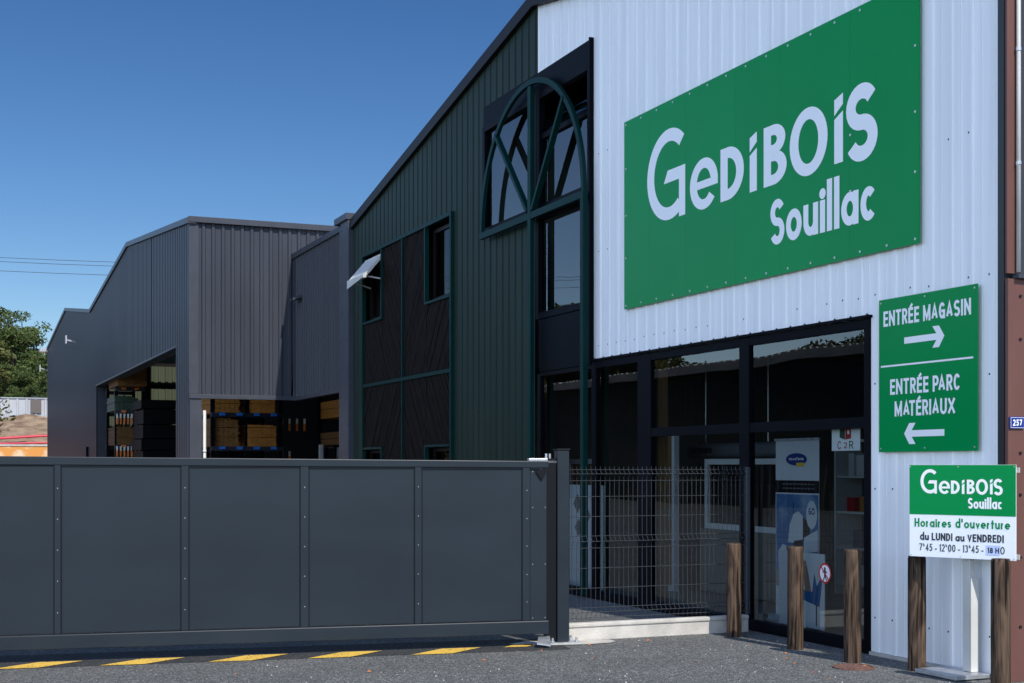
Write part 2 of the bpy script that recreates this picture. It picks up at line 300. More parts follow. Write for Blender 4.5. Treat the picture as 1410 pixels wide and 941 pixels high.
def corrugated(org, ax, nrm, u0, u1, top, bot=lambda u: 0.0, holes=(), pitch=0.23, rib=0.06, slope=0.018, depth=0.03, minor=False):
    """ribbed sheet: org + ax*u + z, ribs stand out along nrm"""
    org, ax, nrm = Vector(org), Vector(ax).normalized(), Vector(nrm).normalized()
    br = {}
    u = math.floor(u0 / pitch) * pitch
    def prof(t):
        t = (t % pitch)
        a = pitch - rib - 2 * slope
        if minor and abs(t - a * 0.5) < 0.012: return depth * 0.22 * (1 - abs(t - a * 0.5) / 0.012)
        if t <= a: return 0
        if t < a + slope: return depth * (t - a) / slope
        if t <= a + slope + rib: return depth
        return depth * (pitch - t) / slope
    pts = set()
    a = pitch - rib - 2 * slope
    offs = [0, a, a + slope, a + slope + rib]
    if minor: offs += [a * .5 - .012, a * .5, a * .5 + .012]
    while u < u1 + pitch:
        for o_ in offs: pts.add(round(u + o_, 5))
        u += pitch
    for h in holes: pts.add(round(h[0], 5)); pts.add(round(h[1], 5))
    pts.add(round(u0, 5)); pts.add(round(u1, 5))
    pts = sorted(p for p in pts if u0 - 1e-6 <= p <= u1 + 1e-6)
    mb = MB()
    for p, q in zip(pts, pts[1:]):
        if q - p < 1e-4: continue
        mid = (p + q) / 2; cuts = []
        for h in holes:
            if h[0] < mid < h[1]: cuts.append((h[2], h[3]))
        cuts.sort(); segs = []; lo = ('b', None)
        for z0, z1 in cuts:
            segs.append((lo, ('c', z0))); lo = ('c', z1)
        segs.append((lo, ('t', None)))
        for s0, s1 in segs:
            def zz(s, u_): return bot(u_) if s[0] == 'b' else top(u_) if s[0] == 't' else s[1]
            z = [zz(s0, p), zz(s0, q), zz(s1, q), zz(s1, p)]
            if z[3] - z[0] < 1e-3 and z[2] - z[1] < 1e-3: continue
            e = 1e-5
            P = org + ax * p + nrm * prof(p + (e if p != round(p, 9) else 0)); Q = org + ax * q + nrm * prof(q - 1e-6)
            P = org + ax * p + nrm * prof(p + 1e-6)
            mb.add([(P.x, P.y, z[0]), (Q.x, Q.y, z[1]), (Q.x, Q.y, z[2]), (P.x, P.y, z[3])], [(0, 1, 2, 3)])
    return mb

def frame_yz(mb, y0, y1, z0, z1, x, wd, dp, mi=0):
    """rectangular window frame in a plane of constant x (front face x-dp)"""
    mb.box((x - dp, y0, z0), (x, y0 + wd, z1), mi); mb.box((x - dp, y1 - wd, z0), (x, y1, z1), mi)
    mb.box((x - dp, y0 + wd, z0), (x, y1 - wd, z0 + wd), mi); mb.box((x - dp, y0 + wd, z1 - wd), (x, y1 - wd, z1), mi)
    return mb
def pane_yz(y0, y1, z0, z1, x):
    return MB().add([(x, y1, z0), (x, y0, z0), (x, y0, z1), (x, y1, z1)], [(0, 1, 2, 3)])

# ---------------------------------------------------------------- stroke lettering
def arc(cx, cy, rx, ry, a0, a1, n=14):
    return [(cx + rx * math.cos(R(a0 + (a1 - a0) * i / n)), cy + ry * math.sin(R(a0 + (a1 - a0) * i / n))) for i in range(n + 1)]
G = {}
def g(ch, wd, h, *st): G[ch] = (wd, h, st)
Sc = arc(.5, .745, .5, .255, 28, 180, 12) + arc(.5, .745, .5, .245, 195, 262, 5) + arc(.5, .25, .5, .25, 82, -20, 8)[0:] + arc(.5, .25, .5, .25, -30, -155, 12)
O_ = arc(.5, .5, .5, .5, 90, 450, 32)
g('S', .52, 1, Sc); g('O', .8, 1, O_); g('0', .52, 1, O_)
g('H', .6, 1, [(0,0),(0,1)], [(1,0),(1,1)], [(0,.5),(1,.5)])
g('L', .42, 1, [(0,1),(0,0),(1,0)]); g('I', .0, 1, [(0,0),(0,1)])
g('U', .56, 1, [(0,1),(0,.32)] + arc(.5,.32,.5,.32,180,360,14) + [(1,1)])
g('N', .6, 1, [(0,0),(0,1)], [(0,.96),(1,.04)], [(1,0),(1,1)])
g('D', .56, 1, [(0,0),(0,1)], [(0,1),(.35,1)] + arc(.35,.5,.65,.5,90,-90,16)[1:] + [(0,0)])
g('V', .6, 1, [(0,1),(.5,0.02),(1,1)]); g('X', .62, 1, [(0,1),(1,0)], [(0,0),(1,1)])
g('E', .42, 1, [(1,1),(0,1),(0,0),(1,0)], [(0,.52),(.9,.52)])
g('É', .42, 1, [(1,1),(0,1),(0,0),(1,0)], [(0,.52),(.9,.52)], [(.4,1.16),(.85,1.32)])
g('R', .5, 1, [(0,0),(0,1)], [(0,1),(.55,1)] + arc(.55,.74,.42,.26,90,-90,12)[1:] + [(0,.48)], [(.45,.48),(1,0)])
g('P', .5, 1, [(0,0),(0,1)], [(0,1),(.55,1)] + arc(.55,.72,.43,.28,90,-90,12)[1:] + [(0,.44)])
g('T', .5, 1, [(0,1),(1,1)], [(.5,0),(.5,1)])
g('A', .6, 1, [(0,0),(.5,.98),(1,0)], [(.2,.3),(.8,.3)])
g('M', .74, 1, [(0,0),(0,1)], [(0,.97),(.5,.12),(1,.97)], [(1,0),(1,1)])
g('G', .56, 1, arc(.5,.5,.5,.5,38,345,26) , [(.55,.46),(1,.46),(1,0)])
g('C', .54, 1, arc(.5,.5,.5,.5,38,322,26))
g('1', .16, 1, [(0,.86),(1,1),(1,0)]); g('2', .46, 1, arc(.5,.7,.5,.3,165,-25,14) + [(0,0),(1,0)])
g('3', .46, 1, arc(.45,.745,.45,.255,150,-80,12), arc(.45,.26,.5,.26,80,-150,12))
g('4', .52, 1, [(.75,0),(.75,1),(0,.25),(1,.25)])
g('5', .46, 1, [(.92,1),(.2,1),(.1,.56)] + arc(.42,.32,.55,.32,115,-150,14))
g('7', .46, 1, [(0,1),(1,1),(.3,0)]); g('8', .5, 1, arc(.5,.74,.42,.26,90,450,18), arc(.5,.25,.5,.25,90,450,18))
g('-', .28, .5, [(0,.65),(1,.65)]); g("'", .06, 1, [(0,1.05),(0,.78)]); g('/', .3, 1, [(0,0),(1,1)])
xh = .68
g('o', .58, xh, O_); g('c', .48, xh, arc(.5,.5,.5,.5,45,315,22)); g('i', 0, xh, [(0,0),(0,1)], ('dot', 0, 1.45))
g('l', 0, 1.08, [(0,0),(0,1)]); g('u', .5, xh, [(0,1),(0,.42)] + arc(.5,.42,.5,.42,180,360,12) + [(1,1)], [(1,0),(1,1)])
g('a', .56, xh, O_, [(1,0),(1,1)]); g('e', .58, xh, [(0,.5),(1,.5)] + arc(.5,.5,.5,.5,8,315,26))
g('n', .48, xh, [(0,0),(0,1)], [(0,.55)] + arc(.5,.55,.5,.45,180,0,12) + [(1,0)])
g('m', .8, xh, [(0,0),(0,1)], [(0,.55)] + arc(.25,.6,.25,.4,180,0,8) + [(.5,0)], [(.5,.55)] + arc(.75,.6,.25,.4,180,0,8) + [(1,0)])
g('h', .48, 1.08, [(0,0),(0,1)], [(0,.3)] + arc(.5,.34,.5,.26,180,0,12) + [(1,0)])
g('r', .26, xh, [(0,0),(0,1)], [(0,.5)] + arc(1,.5,1,.46,180,95,8)); g('t', .26, .95, [(.4,0),(.4,1)], [(0,.66),(1,.66)])
g('s', .34, xh, Sc); g('v', .46, xh, [(0,1),(.5,.02),(1,1)]); g('f', .28, 1.05, [(.35,0),(.35,.75)] + arc(.75,.75,.4,.2,180,80,6), [(0,.6),(.9,.6)])
g('d', .56, 1.08, arc(.5,.315,.5,.315,90,450,26), [(1,0),(1,1)])
g('^', .22, 1.08, [(0,.62),(0,1.0)], [(0,.78)] + arc(.5,.78,.5,.08,180,0,6) + [(1,.62)])
LZ = [0]
def stroke(mb, pts, t, z, cap=True, tv=None, mi=0):
    pts = [Vector(p) for p in pts]
    closed = (pts[0] - pts[-1]).length < 1e-6
    if closed: pts = pts[:-1]
    q = [pts[0]]
    for p in pts[1:]:
        if (p - q[-1]).length > t * 0.02: q.append(p)
    pts = q; n = len(pts)
    if not closed and cap:
        for a, b in ((0, 1), (-1, -2)):
            d = (pts[a] - pts[b]).normalized(); k = 0.5 if min(abs(d.x), abs(d.y)) < .02 else 0.0
            if max(abs(d.x), abs(d.y)) < .995 and n == 2: k = 0.35
            pts[a] = pts[a] + d * t * k
    L_, R_ = [], []
    for i in range(n):
        if closed: a, b = pts[(i - 1) % n], pts[(i + 1) % n]; d0, d1 = (pts[i] - a).normalized(), (b - pts[i]).normalized()
        else:
            d0 = (pts[i] - pts[i-1]).normalized() if i else (pts[1] - pts[0]).normalized()
            d1 = (pts[i+1] - pts[i]).normalized() if i < n - 1 else d0
        nrm = Vector((-d0.y - d1.y, d0.x + d1.x))
        if nrm.length < 1e-5: nrm = Vector((-d0.y, d0.x))
        nrm.normalize(); c = max(0.42, nrm.dot(Vector((-d0.y, d0.x)))); h = t / 2 / c
        L_.append(pts[i] + nrm * h); R_.append(pts[i] - nrm * h)
    vs = [(p.x, p.y, z) for p in L_] + [(p.x, p.y, z) for p in R_]; m = n if closed else n - 1
    mb.add(vs, [(n + i, n + (i + 1) % n, (i + 1) % n, i) for i in range(m)], mi)
def text(mb, s, u0, u1, v0, cap, t, z=0.0015, gap=0.16, mi=0, space=0.3):
    """lettering fitted between u0 and u1, baseline v0, cap height cap, stroke t"""
    k0 = t / cap
    tot = sum((space if c == ' ' else G[c][0]) for c in s); gaps = sum(1 for a, b in zip(s, s[1:]) if a != ' ' and b != ' ')
    nl = sum(.9 if c == ' ' else 1 for c in s)
    sx = (u1 - u0 - nl * t) / (tot + gaps * gap)
    x = u0; k = 0
    for i, c in enumerate(s):
        if c == ' ': x += space * sx + t * .9; continue
        wd, h, st = G[c]; W = wd * sx; Hh = h * cap - t; tt = t if c != '^' else t * .6
        for q in st:
            k += 1; zz = z + 0.00025 * (k % 4)
            if q[0] == 'dot':
                cx, cy = x + t / 2 + q[1] * W, v0 + t / 2 + q[2] * Hh + 0.0
                mb.add([(cx + t * .62 * math.cos(a * R(22.5)), cy + t * .62 * math.sin(a * R(22.5)), zz) for a in range(16)], [tuple(range(16))], mi)
            else: stroke(mb, [(x + t / 2 + a * W, v0 + t / 2 + b * Hh) for a, b in q], tt, zz, mi=mi)
        x += W + t
        if i + 1 < len(s) and s[i + 1] != ' ': x += gap * sx - (t * .75 if s[i:i + 2] in ('PA', 'AT') else 0)
    return mb
def poly(mb, pts, z, mi=0):
    mb.add([(x, y, z) for x, y in pts], [tuple(range(len(pts)))], mi)
def disc2(mb, cx, cy, rx, ry, z, mi=0, n=32):
    poly(mb, [(cx + rx * math.cos(2 * math.pi * i / n), cy + ry * math.sin(2 * math.pi * i / n)) for i in range(n)], z, mi)
def ring_var(mb, cx, cy, rx, ry, tx, ty, a0, a1, z, n=36, mi=0):
    """elliptic band whose thickness is tx at the sides and ty at top and bottom"""
    o = [(cx + rx * math.cos(R(a)), cy + ry * math.sin(R(a))) for a in [a0 + (a1 - a0) * i / n for i in range(n + 1)]]
    i_ = [(cx + (rx - tx) * math.cos(R(a)), cy + (ry - ty) * math.sin(R(a))) for a in [a0 + (a1 - a0) * i / n for i in range(n + 1)]]
    vs = [(x, y, z) for x, y in o] + [(x, y, z) for x, y in i_]
    mb.add(vs, [(k, k + 1, n + 2 + k, n + 1 + k) for k in range(n)], mi)
def logo(mb, u0, v0, W, Hg, z=0.0015):
    """the timber merchant's wordmark: big G, then lower letters of 0.6 height"""
    X = lambda a: u0 + a / 578 * W
    Y = lambda b: v0 + b / 171 * Hg
    T, t = 20 / 578 * W, 19 / 171 * Hg
    # G
    cx, cy, rx, ry = X(70), Y(85.5), X(70) - X(0), Hg * .5
    ring_var(mb, cx, cy, rx, ry, T * 1.15, t * 1.25, 48, 306, z)
    poly(mb, [(X(120), Y(0)), (X(120), Y(93)), (X(66), Y(93)), (X(54), Y(70)), (X(101), Y(70)), (X(101), Y(0))][::-1], z + .0003)
    # e
    cx, cy, rx, ry = X(174), Y(44), X(40) - X(0), Y(46) - Y(0)
    ring_var(mb, cx, cy, rx, ry, T, t * .95, -10 + 10, 320, z)
    poly(mb, [(X(146), Y(36)), (X(214), Y(36)), (X(213), Y(50)), (X(146), Y(50))], z + .0003)
    # D
    ring_var(mb, X(240), Y(46), X(283) - X(240), Y(46) - Y(0), T, t, -90, 90, z)
    poly(mb, [(X(221), Y(0)), (X(240.5), Y(0)), (X(240.5), Y(92)), (X(221), Y(92))], z + .0003)
    # i
    for a in (298, 493):
        dy = 0 if a == 298 else 6
        poly(mb, [(X(a), Y(0)), (X(a + 18), Y(0)), (X(a + 18), Y(72 + dy)), (X(a), Y(62 + dy))], z)
        poly(mb, [(X(a), Y(68 + dy)), (X(a + 18), Y(82 + dy)), (X(a + 18), Y(99 + dy)), (X(a), Y(92 + dy))], z)
    # B
    poly(mb, [(X(333), Y(0)), (X(351), Y(0)), (X(351), Y(99)), (X(333), Y(99))], z + .0003)
    ring_var(mb, X(356), Y(28), X(388) - X(356), Y(28) - Y(0), T, t * .9, -90, 90, z)
    ring_var(mb, X(356), Y(74), X(385) - X(356), Y(25) - Y(0), T, t * .9, -90, 90, z + .0006)
    for b in (0, 39, 49, 82): 
        poly(mb, [(X(350.5), Y(b)), (X(356.5), Y(b)), (X(356.5), Y(b + 17)), (X(350.5), Y(b + 17))], z + .0009 + b * 1e-6)
    # O
    ring_var(mb, X(437), Y(50), X(42) - X(0), Y(54) - Y(0), T, t, 0, 360, z)
    # S
    Sp = [(X(527) + (X(570) - X(527)) * a, Y(3) + (Y(96) - Y(3)) * b) for a, b in Sc]
    stroke(mb, Sp, T * .95, z, cap=False)
    return mb
def local_thing(name, label, cat, loc, xaxis, group=None):
    """thing whose local x runs along xaxis (horizontal), local y up, local z towards the viewer"""
    x = Vector(xaxis).normalized(); y = Vector((0, 0, 1)); z = x.cross(y)
    o = bpy.data.objects.new(name, None); C.objects.link(o); o.empty_display_size = .2
    m = Matrix((x, y, z)).transposed().to_4x4(); m.translation = Vector(loc)
    o.matrix_world = m; o.location = loc; o.rotation_euler = m.to_3x3().to_euler(); ROOTM[o.name] = m
    return tag(o, label, cat, group)
L_ = dict(local=True)

# ---------------------------------------------------------------- ground and terrain
def sheet(name, x0, x1, y0, y1, z, m, kind='structure'):
    o = MB().add([(x0, y0, z), (x1, y0, z), (x1, y1, z), (x0, y1, z)], [(0, 1, 2, 3)]).build(name, m); o['kind'] = kind; return o
def ground_far():
    xs = [-1500, -300, 300, 1500]; mb = MB()
    mb.add([(-2500, -2500, -0.02), (2500, -2500, -0.02), (2500, 2500, -0.02), (-2500, 2500, -0.02)], [(0, 1, 2, 3)])
    o = mb.build('ground', M['hill']); o['kind'] = 'structure'
ground_far()
sheet('asphalt_yard', -70, 60, -60, 82, 0.0, M['asphalt'])
# yellow hatch in front of the gate
mk = MB()
gd = Vector((0.98936, -0.1455, 0)); gn = Vector((-0.1455, -0.98936, 0))       # along the gate, towards the viewer
G0 = Vector((0.53, 12.42, 0))
for s in (-1.7, -.86, -0.02, 0.82, 1.70, 2.53, 3.43, 4.33):
    near, far, wid, sh = (0.50, 0.17, 0.36, 0.34) if s < 4 else (0.22, 0.06, 0.22, 0.14)
    q = [G0 + gd * s + gn * near, G0 + gd * (s + wid) + gn * near, G0 + gd * (s + wid + sh) + gn * far, G0 + gd * (s + sh) + gn * far]
    mk.add([(p.x, p.y, 0.004) for p in q], [(0, 1, 2, 3)])
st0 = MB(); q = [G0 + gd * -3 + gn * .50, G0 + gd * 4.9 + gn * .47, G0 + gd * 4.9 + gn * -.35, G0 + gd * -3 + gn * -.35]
st0.add([(p.x, p.y, 0.002) for p in q], [(0, 1, 2, 3)]); o = st0.build('gate_shade_asphalt_strip', M['tar_shade']); o['kind'] = 'structure'  # dark asphalt strip; its extra darkness paints the shade under the gate
mk.v = [(a_, b_, .006) for a_, b_, c_ in mk.v]
o = mk.build('road_marking', M['mark']); o['kind'] = 'structure'
# earth bank and hill beyond
def terrain(name, m, x0, x1, y0, y1, nx, ny, fn):
    mb = MB(); vs = []
    for j in range(ny + 1):
        for i in range(nx + 1):
            x = x0 + (x1 - x0) * i / nx; y = y0 + (y1 - y0) * j / ny; vs.append((x, y, fn(x, y)))
    mb.add(vs, [(j*(nx+1)+i, j*(nx+1)+i+1, (j+1)*(nx+1)+i+1, (j+1)*(nx+1)+i) for j in range(ny) for i in range(nx)])
    o = mb.build(name, m, smooth=True); o['kind'] = 'structure'; return o
rng = random.Random(3)
def bump2(x, y): return 0.12 * math.sin(x * 2.1 + y * .7) + 0.10 * math.sin(y * 1.9 - x * 1.3) + 0.06 * math.sin(x * 5.3 + y * 4.1)
terrain('earth_bank', M['earth'], -40, 30, 83.6, 101.5, 140, 36, lambda x, y: 2.7 + (y - 83.6) / 17.9 * 2.4 + bump2(x, y) * min(1, (y - 83.6) / 3))
def hillz(x, y): return 4.6 + max(0, (y - 104)) * 0.085 + 1.2 * math.sin(x * .04) + .8 * math.sin(y * .07)
terrain('hill', M['hill'], -160, 200, 103, 330, 50, 40, hillz)

# ---------------------------------------------------------------- shop building
XF = 7.59
shop = thing('shop_building', 'large gabled timber shop with white and green ribbed cladding and dark glazing', 'building', (XF, 17.15, 0))
def roof_z(y):
    return 8.02 - abs(y - 17.15) * (1.62 / 8.8)
# openings in the facade (y0,y1,z0,z1)
H_white = [(9.93, 15.44, -0.1, 2.95)]
mb = corrugated((XF, 0, 0), (0, 1, 0), (-1, 0, 0), 8.35, 17.12, lambda y: roof_z(y) - 0.10, lambda y: 0.03,
                holes=[(9.93, 15.44, -0.5, 2.95), (15.44, 17.12, -0.5, 6.98)], pitch=0.235, rib=0.04, slope=0.012, depth=0.012, minor=True)
mb.build('white_cladding', M['white_clad'], shop)
mb = corrugated((XF, 0, 0), (0, 1, 0), (-1, 0, 0), 17.12, 25.95, lambda y: roof_z(y) - 0.10, lambda y: 0.03,
                holes=[(17.12, 17.2, -0.5, 5.02), (17.12, 19.1, 5.02, 6.98), (20.38, 25.24, 0.6, 5.62)], pitch=0.235, rib=0.178, slope=0.012, depth=0.02)
mb.build('green_cladding', M['green_clad'], shop)
# cladding end flashings and screws
mb = MB(); mb.box((XF - .034, 8.33, 0.03), (XF + .02, 8.352, roof_z(8.35) - .1))
mb.build('cladding_edge', M['white_clad'], shop)
mb = MB()
for zz in (0.32, 1.45, 2.36, 3.14, 4.3, 5.5):
    y = 8.45
    while y < 15.4:
        if not (zz < 2.95 and 9.9 < y) and not (3.45 < zz < 5.75 and 9.2 < y < 14.6) and random.random() < .8:
            MB().disc((XF - .001, y + random.uniform(-.004, .004), zz + random.uniform(-.01, .01)), (-1, 0, 0), 0.009, 0.012, 8).build('cladding_screw', M['dark_rivet'], shop)
        y += 0.235
for i in range(24): MB().disc((XF - .001, 9.98 + i * .235, 2.985), (-1, 0, 0), 0.008, 0.012, 8).build('cladding_screw', M['dark_rivet'], shop)
# verge trim along both roof slopes
mb = MB()
for a, b in ((8.2, 17.15), (17.15, 26.0)):
    za, zb = roof_z(a), roof_z(b)
    mb.hexa([(XF - .09, a, za - .13), (XF + .1, a, za - .13), (XF + .1, b, zb - .13), (XF - .09, b, zb - .13)],
            [(XF - .09, a, za + .05), (XF + .1, a, za + .05), (XF + .1, b, zb + .05), (XF - .09, b, zb + .05)])
mb.build('verge_trim', M['dark_brown'], shop)
mb = MB()
for a, b in ((8.2, 17.15), (17.15, 26.0)):
    za, zb = roof_z(a), roof_z(b)
    mb.hexa([(XF + .11, a, za - .08), (30, a, za - .08), (30, b, zb - .08), (XF + .11, b, zb - .08)],
            [(XF + .11, a, za + .02), (30, a, za + .02), (30, b, zb + .02), (XF + .11, b, zb + .02)])
mb.build('roof', M['dark_brown'], shop)
# right-hand corner: black joint, brown corner trim, white side cladding, brown lower wall
MB().box((XF - .04, 8.264, 0.03), (XF + .05, 8.328, roof_z(8.3) - .12)).build('corner_joint', M['sign_black'], shop)
MB().box((XF - .03, 8.235, 3.12), (XF + .06, 8.262, roof_z(8.26) - .12)).build('corner_trim', M['brown'], shop, bevel=.003)
corrugated((0, 8.25, 0), (1, 0, 0), (0, -1, 0), XF + .06, 30, lambda u: 6.3, lambda u: 3.1, pitch=0.235, rib=0.05, slope=0.02, depth=0.02).build('side_cladding', M['anth'], shop)
MB().tube([(7.648, 8.212, 3.13), (7.648, 8.212, 6.2)], 0.017, 12).build('downpipe', M['white_metal'], shop, smooth=True)
for z in (3.95, 4.82, 5.6): MB().tube([(7.648, 8.212, z), (7.648, 8.212, z + .025)], .022, 12).build('pipe_clip', M['galv'], shop)
MB().box((XF - .03, 8.225, 0.0), (30, 8.262, 3.08)).build('lower_side_wall', M['brown'], shop, bevel=.003)
MB().box((XF + .03, 8.18, 3.082), (30, 8.25, 3.112)).build('side_ledge', M['anth_flash'], shop)
for z in (.42, .95, 1.43, 1.75, 2.62, 2.95): MB().disc((XF + .085, 8.225, z), (0, -1, 0), .012, .01, 10).build('wall_bolt', M['sign_black'], shop)
# rear shells so the volume is closed
mb = MB(); mb.box((XF + .02, 25.9, 0), (30, 25.97, 6.3)); mb.box((29.9, 8.3, 0), (30, 25.9, 6.3)); mb.build('rear_wall', M['green_clad'], shop)

# --- ground-floor glazing
glz = MB()
def post_box(y0, y1, z0, z1, d=.05, b=.06):
    d = d * .35; glz.box((XF - d, y0, z0), (XF + b, y1, z1))
post_box(9.93, 10.01, 0, 2.95, .055); post_box(11.87, 12.05, 0, 2.949, .05); post_box(13.93, 14.25, 0, 2.949, .045)
post_box(15.34, 15.46, 0, 2.949, .05); post_box(17.03, 17.14, 0, 2.9, .04)
for a, b in ((10.01, 11.87), (12.05, 13.93), (14.25, 15.34), (15.46, 17.03)):
    post_box(a, b, 2.86, 2.947, .04); post_box(a, b, 0.0, 0.11, .05)
    if a < 14: post_box(a, b, 1.985, 2.085, .03)
gf = glz.build('shopfront_frame', M['black_frame'], shop, bevel=.004)
for a, b in ((10.01, 11.87), (12.05, 13.93), (14.25, 15.34), (15.46, 17.03)):
    if a < 14:
        pane_yz(a, b, .11, 1.985, XF + .015).build('pane', M['glass'], gf); pane_yz(a, b, 2.085, 2.86, XF + .012).build('pane', M['glass'], gf)
    else: pane_yz(a, b, .11, 2.86, XF + .015).build('pane', M['glass'], gf)
MB().box((XF - .03, 8.4, 0.0), (XF + .06, 9.92, .028)).build('base_rail', M['concrete'], shop)
MB().box((XF - .045, 9.91, 2.951), (XF + .03, 15.44, 2.975)).build('drip_flashing', M['black_frame'], shop)
# --- tall glazing with dark panels
MB().box((XF - .035, 15.47, 2.92), (XF + .05, 17.03, 3.62)).build('spandrel_panel', M['black_panel'], shop)
mb = MB(); mb.box((XF - .02, 15.45, 6.7), (XF + .06, 19.1, 6.975)); mb.build('fascia_panel', M['black_panel'], shop)
uw = MB()
frame_yz(uw, 15.45, 17.13, 3.63, 5.06, XF + .05, .09, .09)
up1 = uw.build('window_frame', M['black_frame'], shop, bevel=.004)
pane_yz(15.54, 17.04, 3.72, 4.97, XF + .02).build('pane', M['glass_up'], up1)
uw = MB(); frame_yz(uw, 15.45, 17.10, 5.08, 6.69, XF + .05, .09, .09); uw.box((XF - .02, 15.54, 6.05), (XF + .04, 17.01, 6.13))
up2 = uw.build('window_frame', M['black_frame'], shop, bevel=.004)
pane_yz(15.54, 17.01, 5.17, 6.05, XF + .02).build('pane', M['glass_up'], up2); 
# tilted opening light
a = MB(); a.add([(XF - .03, 17.0, 6.13), (XF - .03, 15.56, 6.13), (XF + .16, 15.56, 6.58), (XF + .16, 17.0, 6.58)], [(0, 1, 2, 3)]); a.build('pane', M['glass_up'], up2)
uw = MB(); frame_yz(uw, 17.11, 19.10, 5.08, 6.69, XF + .05, .09, .09)
up3 = uw.build('window_frame', M['black_frame'], shop, bevel=.004)
pane_yz(17.2, 19.01, 5.17, 6.60, XF + .02).build('pane', M['glass_up'], up3)
MB().box((XF - .06, 15.425, 2.96), (XF + .04, 15.45, 6.98)).build('jamb_flashing', M['black_frame'], shop)
# --- teal arch structure standing proud of the facade
XA = XF - .13
arch = MB(); cy, cz, rr = 17.16, 5.06, 1.72
secs = []
def sq(y, z, ny, nz, w2=.036, d2=.026): return [(XA - d2, y - ny*w2, z - nz*w2), (XA + d2, y - ny*w2, z - nz*w2), (XA + d2, y + ny*w2, z + nz*w2), (XA - d2, y + ny*w2, z + nz*w2)]
n = 48; vs = []
for i in range(n + 1):
    a = math.pi * i / n; vs += sq(cy + rr * math.cos(a), cz + rr * 1.03 * math.sin(a), math.cos(a), math.sin(a))
arch.add(vs, [(4*i + k, 4*i + (k+1) % 4, 4*i + 4 + (k+1) % 4, 4*i + 4 + k) for i in range(n) for k in range(4)] + [(0, 1, 2, 3), (4*n+3, 4*n+2, 4*n+1, 4*n)])
ar = arch.build('arch', M['teal'], shop)
mb = MB(); mb.box((XA - .03, 17.04, 0.05), (XA + .03, 17.14, 6.78)); mb.box((XA - .035, 15.395, 0.05), (XA + .035, 15.485, 5.06)); 
mb.build('teal_post', M['teal'], shop, bevel=.004)
mb = MB(); mb.box((XA - .028, 15.487, 4.98), (XA + .028, 17.038, 5.075)); mb.box((XA - .028, 17.142, 4.98), (XA + .028, 18.93, 5.075)); mb.build('teal_beam', M['teal'], shop, bevel=.004)
for sg in (1, -1):
    e = (XA, cy + sg * rr * math.cos(R(48)), cz + rr * 1.03 * math.sin(R(48)))
    MB().bar((XA, 17.09 + sg * .08, 5.1), e, .05, .075, (1, 0, 0)).build('strut', M['teal'], shop)
# --- timber panel with four windows
TP = dict(y0=20.38, y1=25.24, z0=0.6, z1=5.62)
mb = MB()
holes = [(24.06, 25.18, 4.36, 5.56), (20.45, 21.60, 4.36, 5.56), (24.06, 25.18, 0.7, 1.96), (20.45, 21.60, 0.7, 1.96)]
def clip_poly(pts, f):      # keep where f(p) >= 0
    outp = []
    for i in range(len(pts)):
        a, b = pts[i], pts[(i + 1) % len(pts)]; fa, fb = f(a), f(b)
        if fa >= 0: outp.append(a)
        if (fa >= 0) != (fb >= 0): t = fa / (fa - fb); outp.append((a[0] + (b[0]-a[0])*t, a[1] + (b[1]-a[1])*t))
    return outp
def boards(y0, y1, z0, z1, slope, wd=.065):
    """tongue-and-groove boards running at a slant, clipped to a rectangle"""
    ln = math.hypot(1, slope); c = z0 - abs(slope) * (y1 - y0) - 1
    while c < z1 + abs(slope) * (y1 - y0) + 1:
        h = wd * ln
        q = [(y0 - 1, c + slope * -1), (y1 + 1, c + slope * (y1 - y0 + 1)), (y1 + 1, c + slope * (y1 - y0 + 1) + h * .93), (y0 - 1, c + slope * -1 + h * .93)]
        for f in (lambda p: p[0] - y0, lambda p: y1 - p[0], lambda p: p[1] - z0, lambda p: z1 - p[1]):
            q = clip_poly(q, f)
            if len(q) < 3: break
        if len(q) >= 3:
            dx = random.uniform(0, .012); n_ = len(q)
            mb.add([(XF - .03 - dx, p[0], p[1]) for p in q] + [(XF + .01, p[0], p[1]) for p in q],
                   [tuple(range(n_))] + [(i, (i+1) % n_, n_ + (i+1) % n_, n_ + i) for i in range(n_)])
        c += h
for (a, b, c, d, s) in ((20.40, 22.82, 3.19, 5.6, -1.35), (22.86, 25.22, 3.19, 5.6, 1.35), (20.40, 22.82, .62, 3.13, 1.35), (22.86, 25.22, .62, 3.13, -1.35)):
    # split each quarter round its window
    wy0, wy1 = (20.44, 21.62) if a < 22 else (24.04, 25.2)
    wz0, wz1 = (4.33, 5.59) if c > 3 else (.68, 1.98)
    if a < 22: boards(wy1, b, c, d, s); boards(a, wy1, (c if c > 3 else wz1), (wz0 if c > 3 else d), s)
    else: boards(a, wy0, c, d, s); boards(wy0, b, (c if c > 3 else wz1), (wz0 if c > 3 else d), s)
mb.build('timber_panel', M['dark_wood'], shop)
mb = MB()
mb.box((XF - .075, 20.36, .6), (XF, 20.42, 5.66)); mb.box((XF - .075, 25.2, .6), (XF, 25.26, 5.66)); mb.box((XF - .075, 20.42, 5.6), (XF, 25.2, 5.66))
mb.box((XF - .07, 22.82, .62), (XF, 22.86, 5.6)); mb.box((XF - .068, 20.42, 3.13), (XF, 22.82, 3.19)); mb.box((XF - .068, 22.86, 3.13), (XF, 25.2, 3.19))
mb.build('panel_trim', M['teal'], shop)
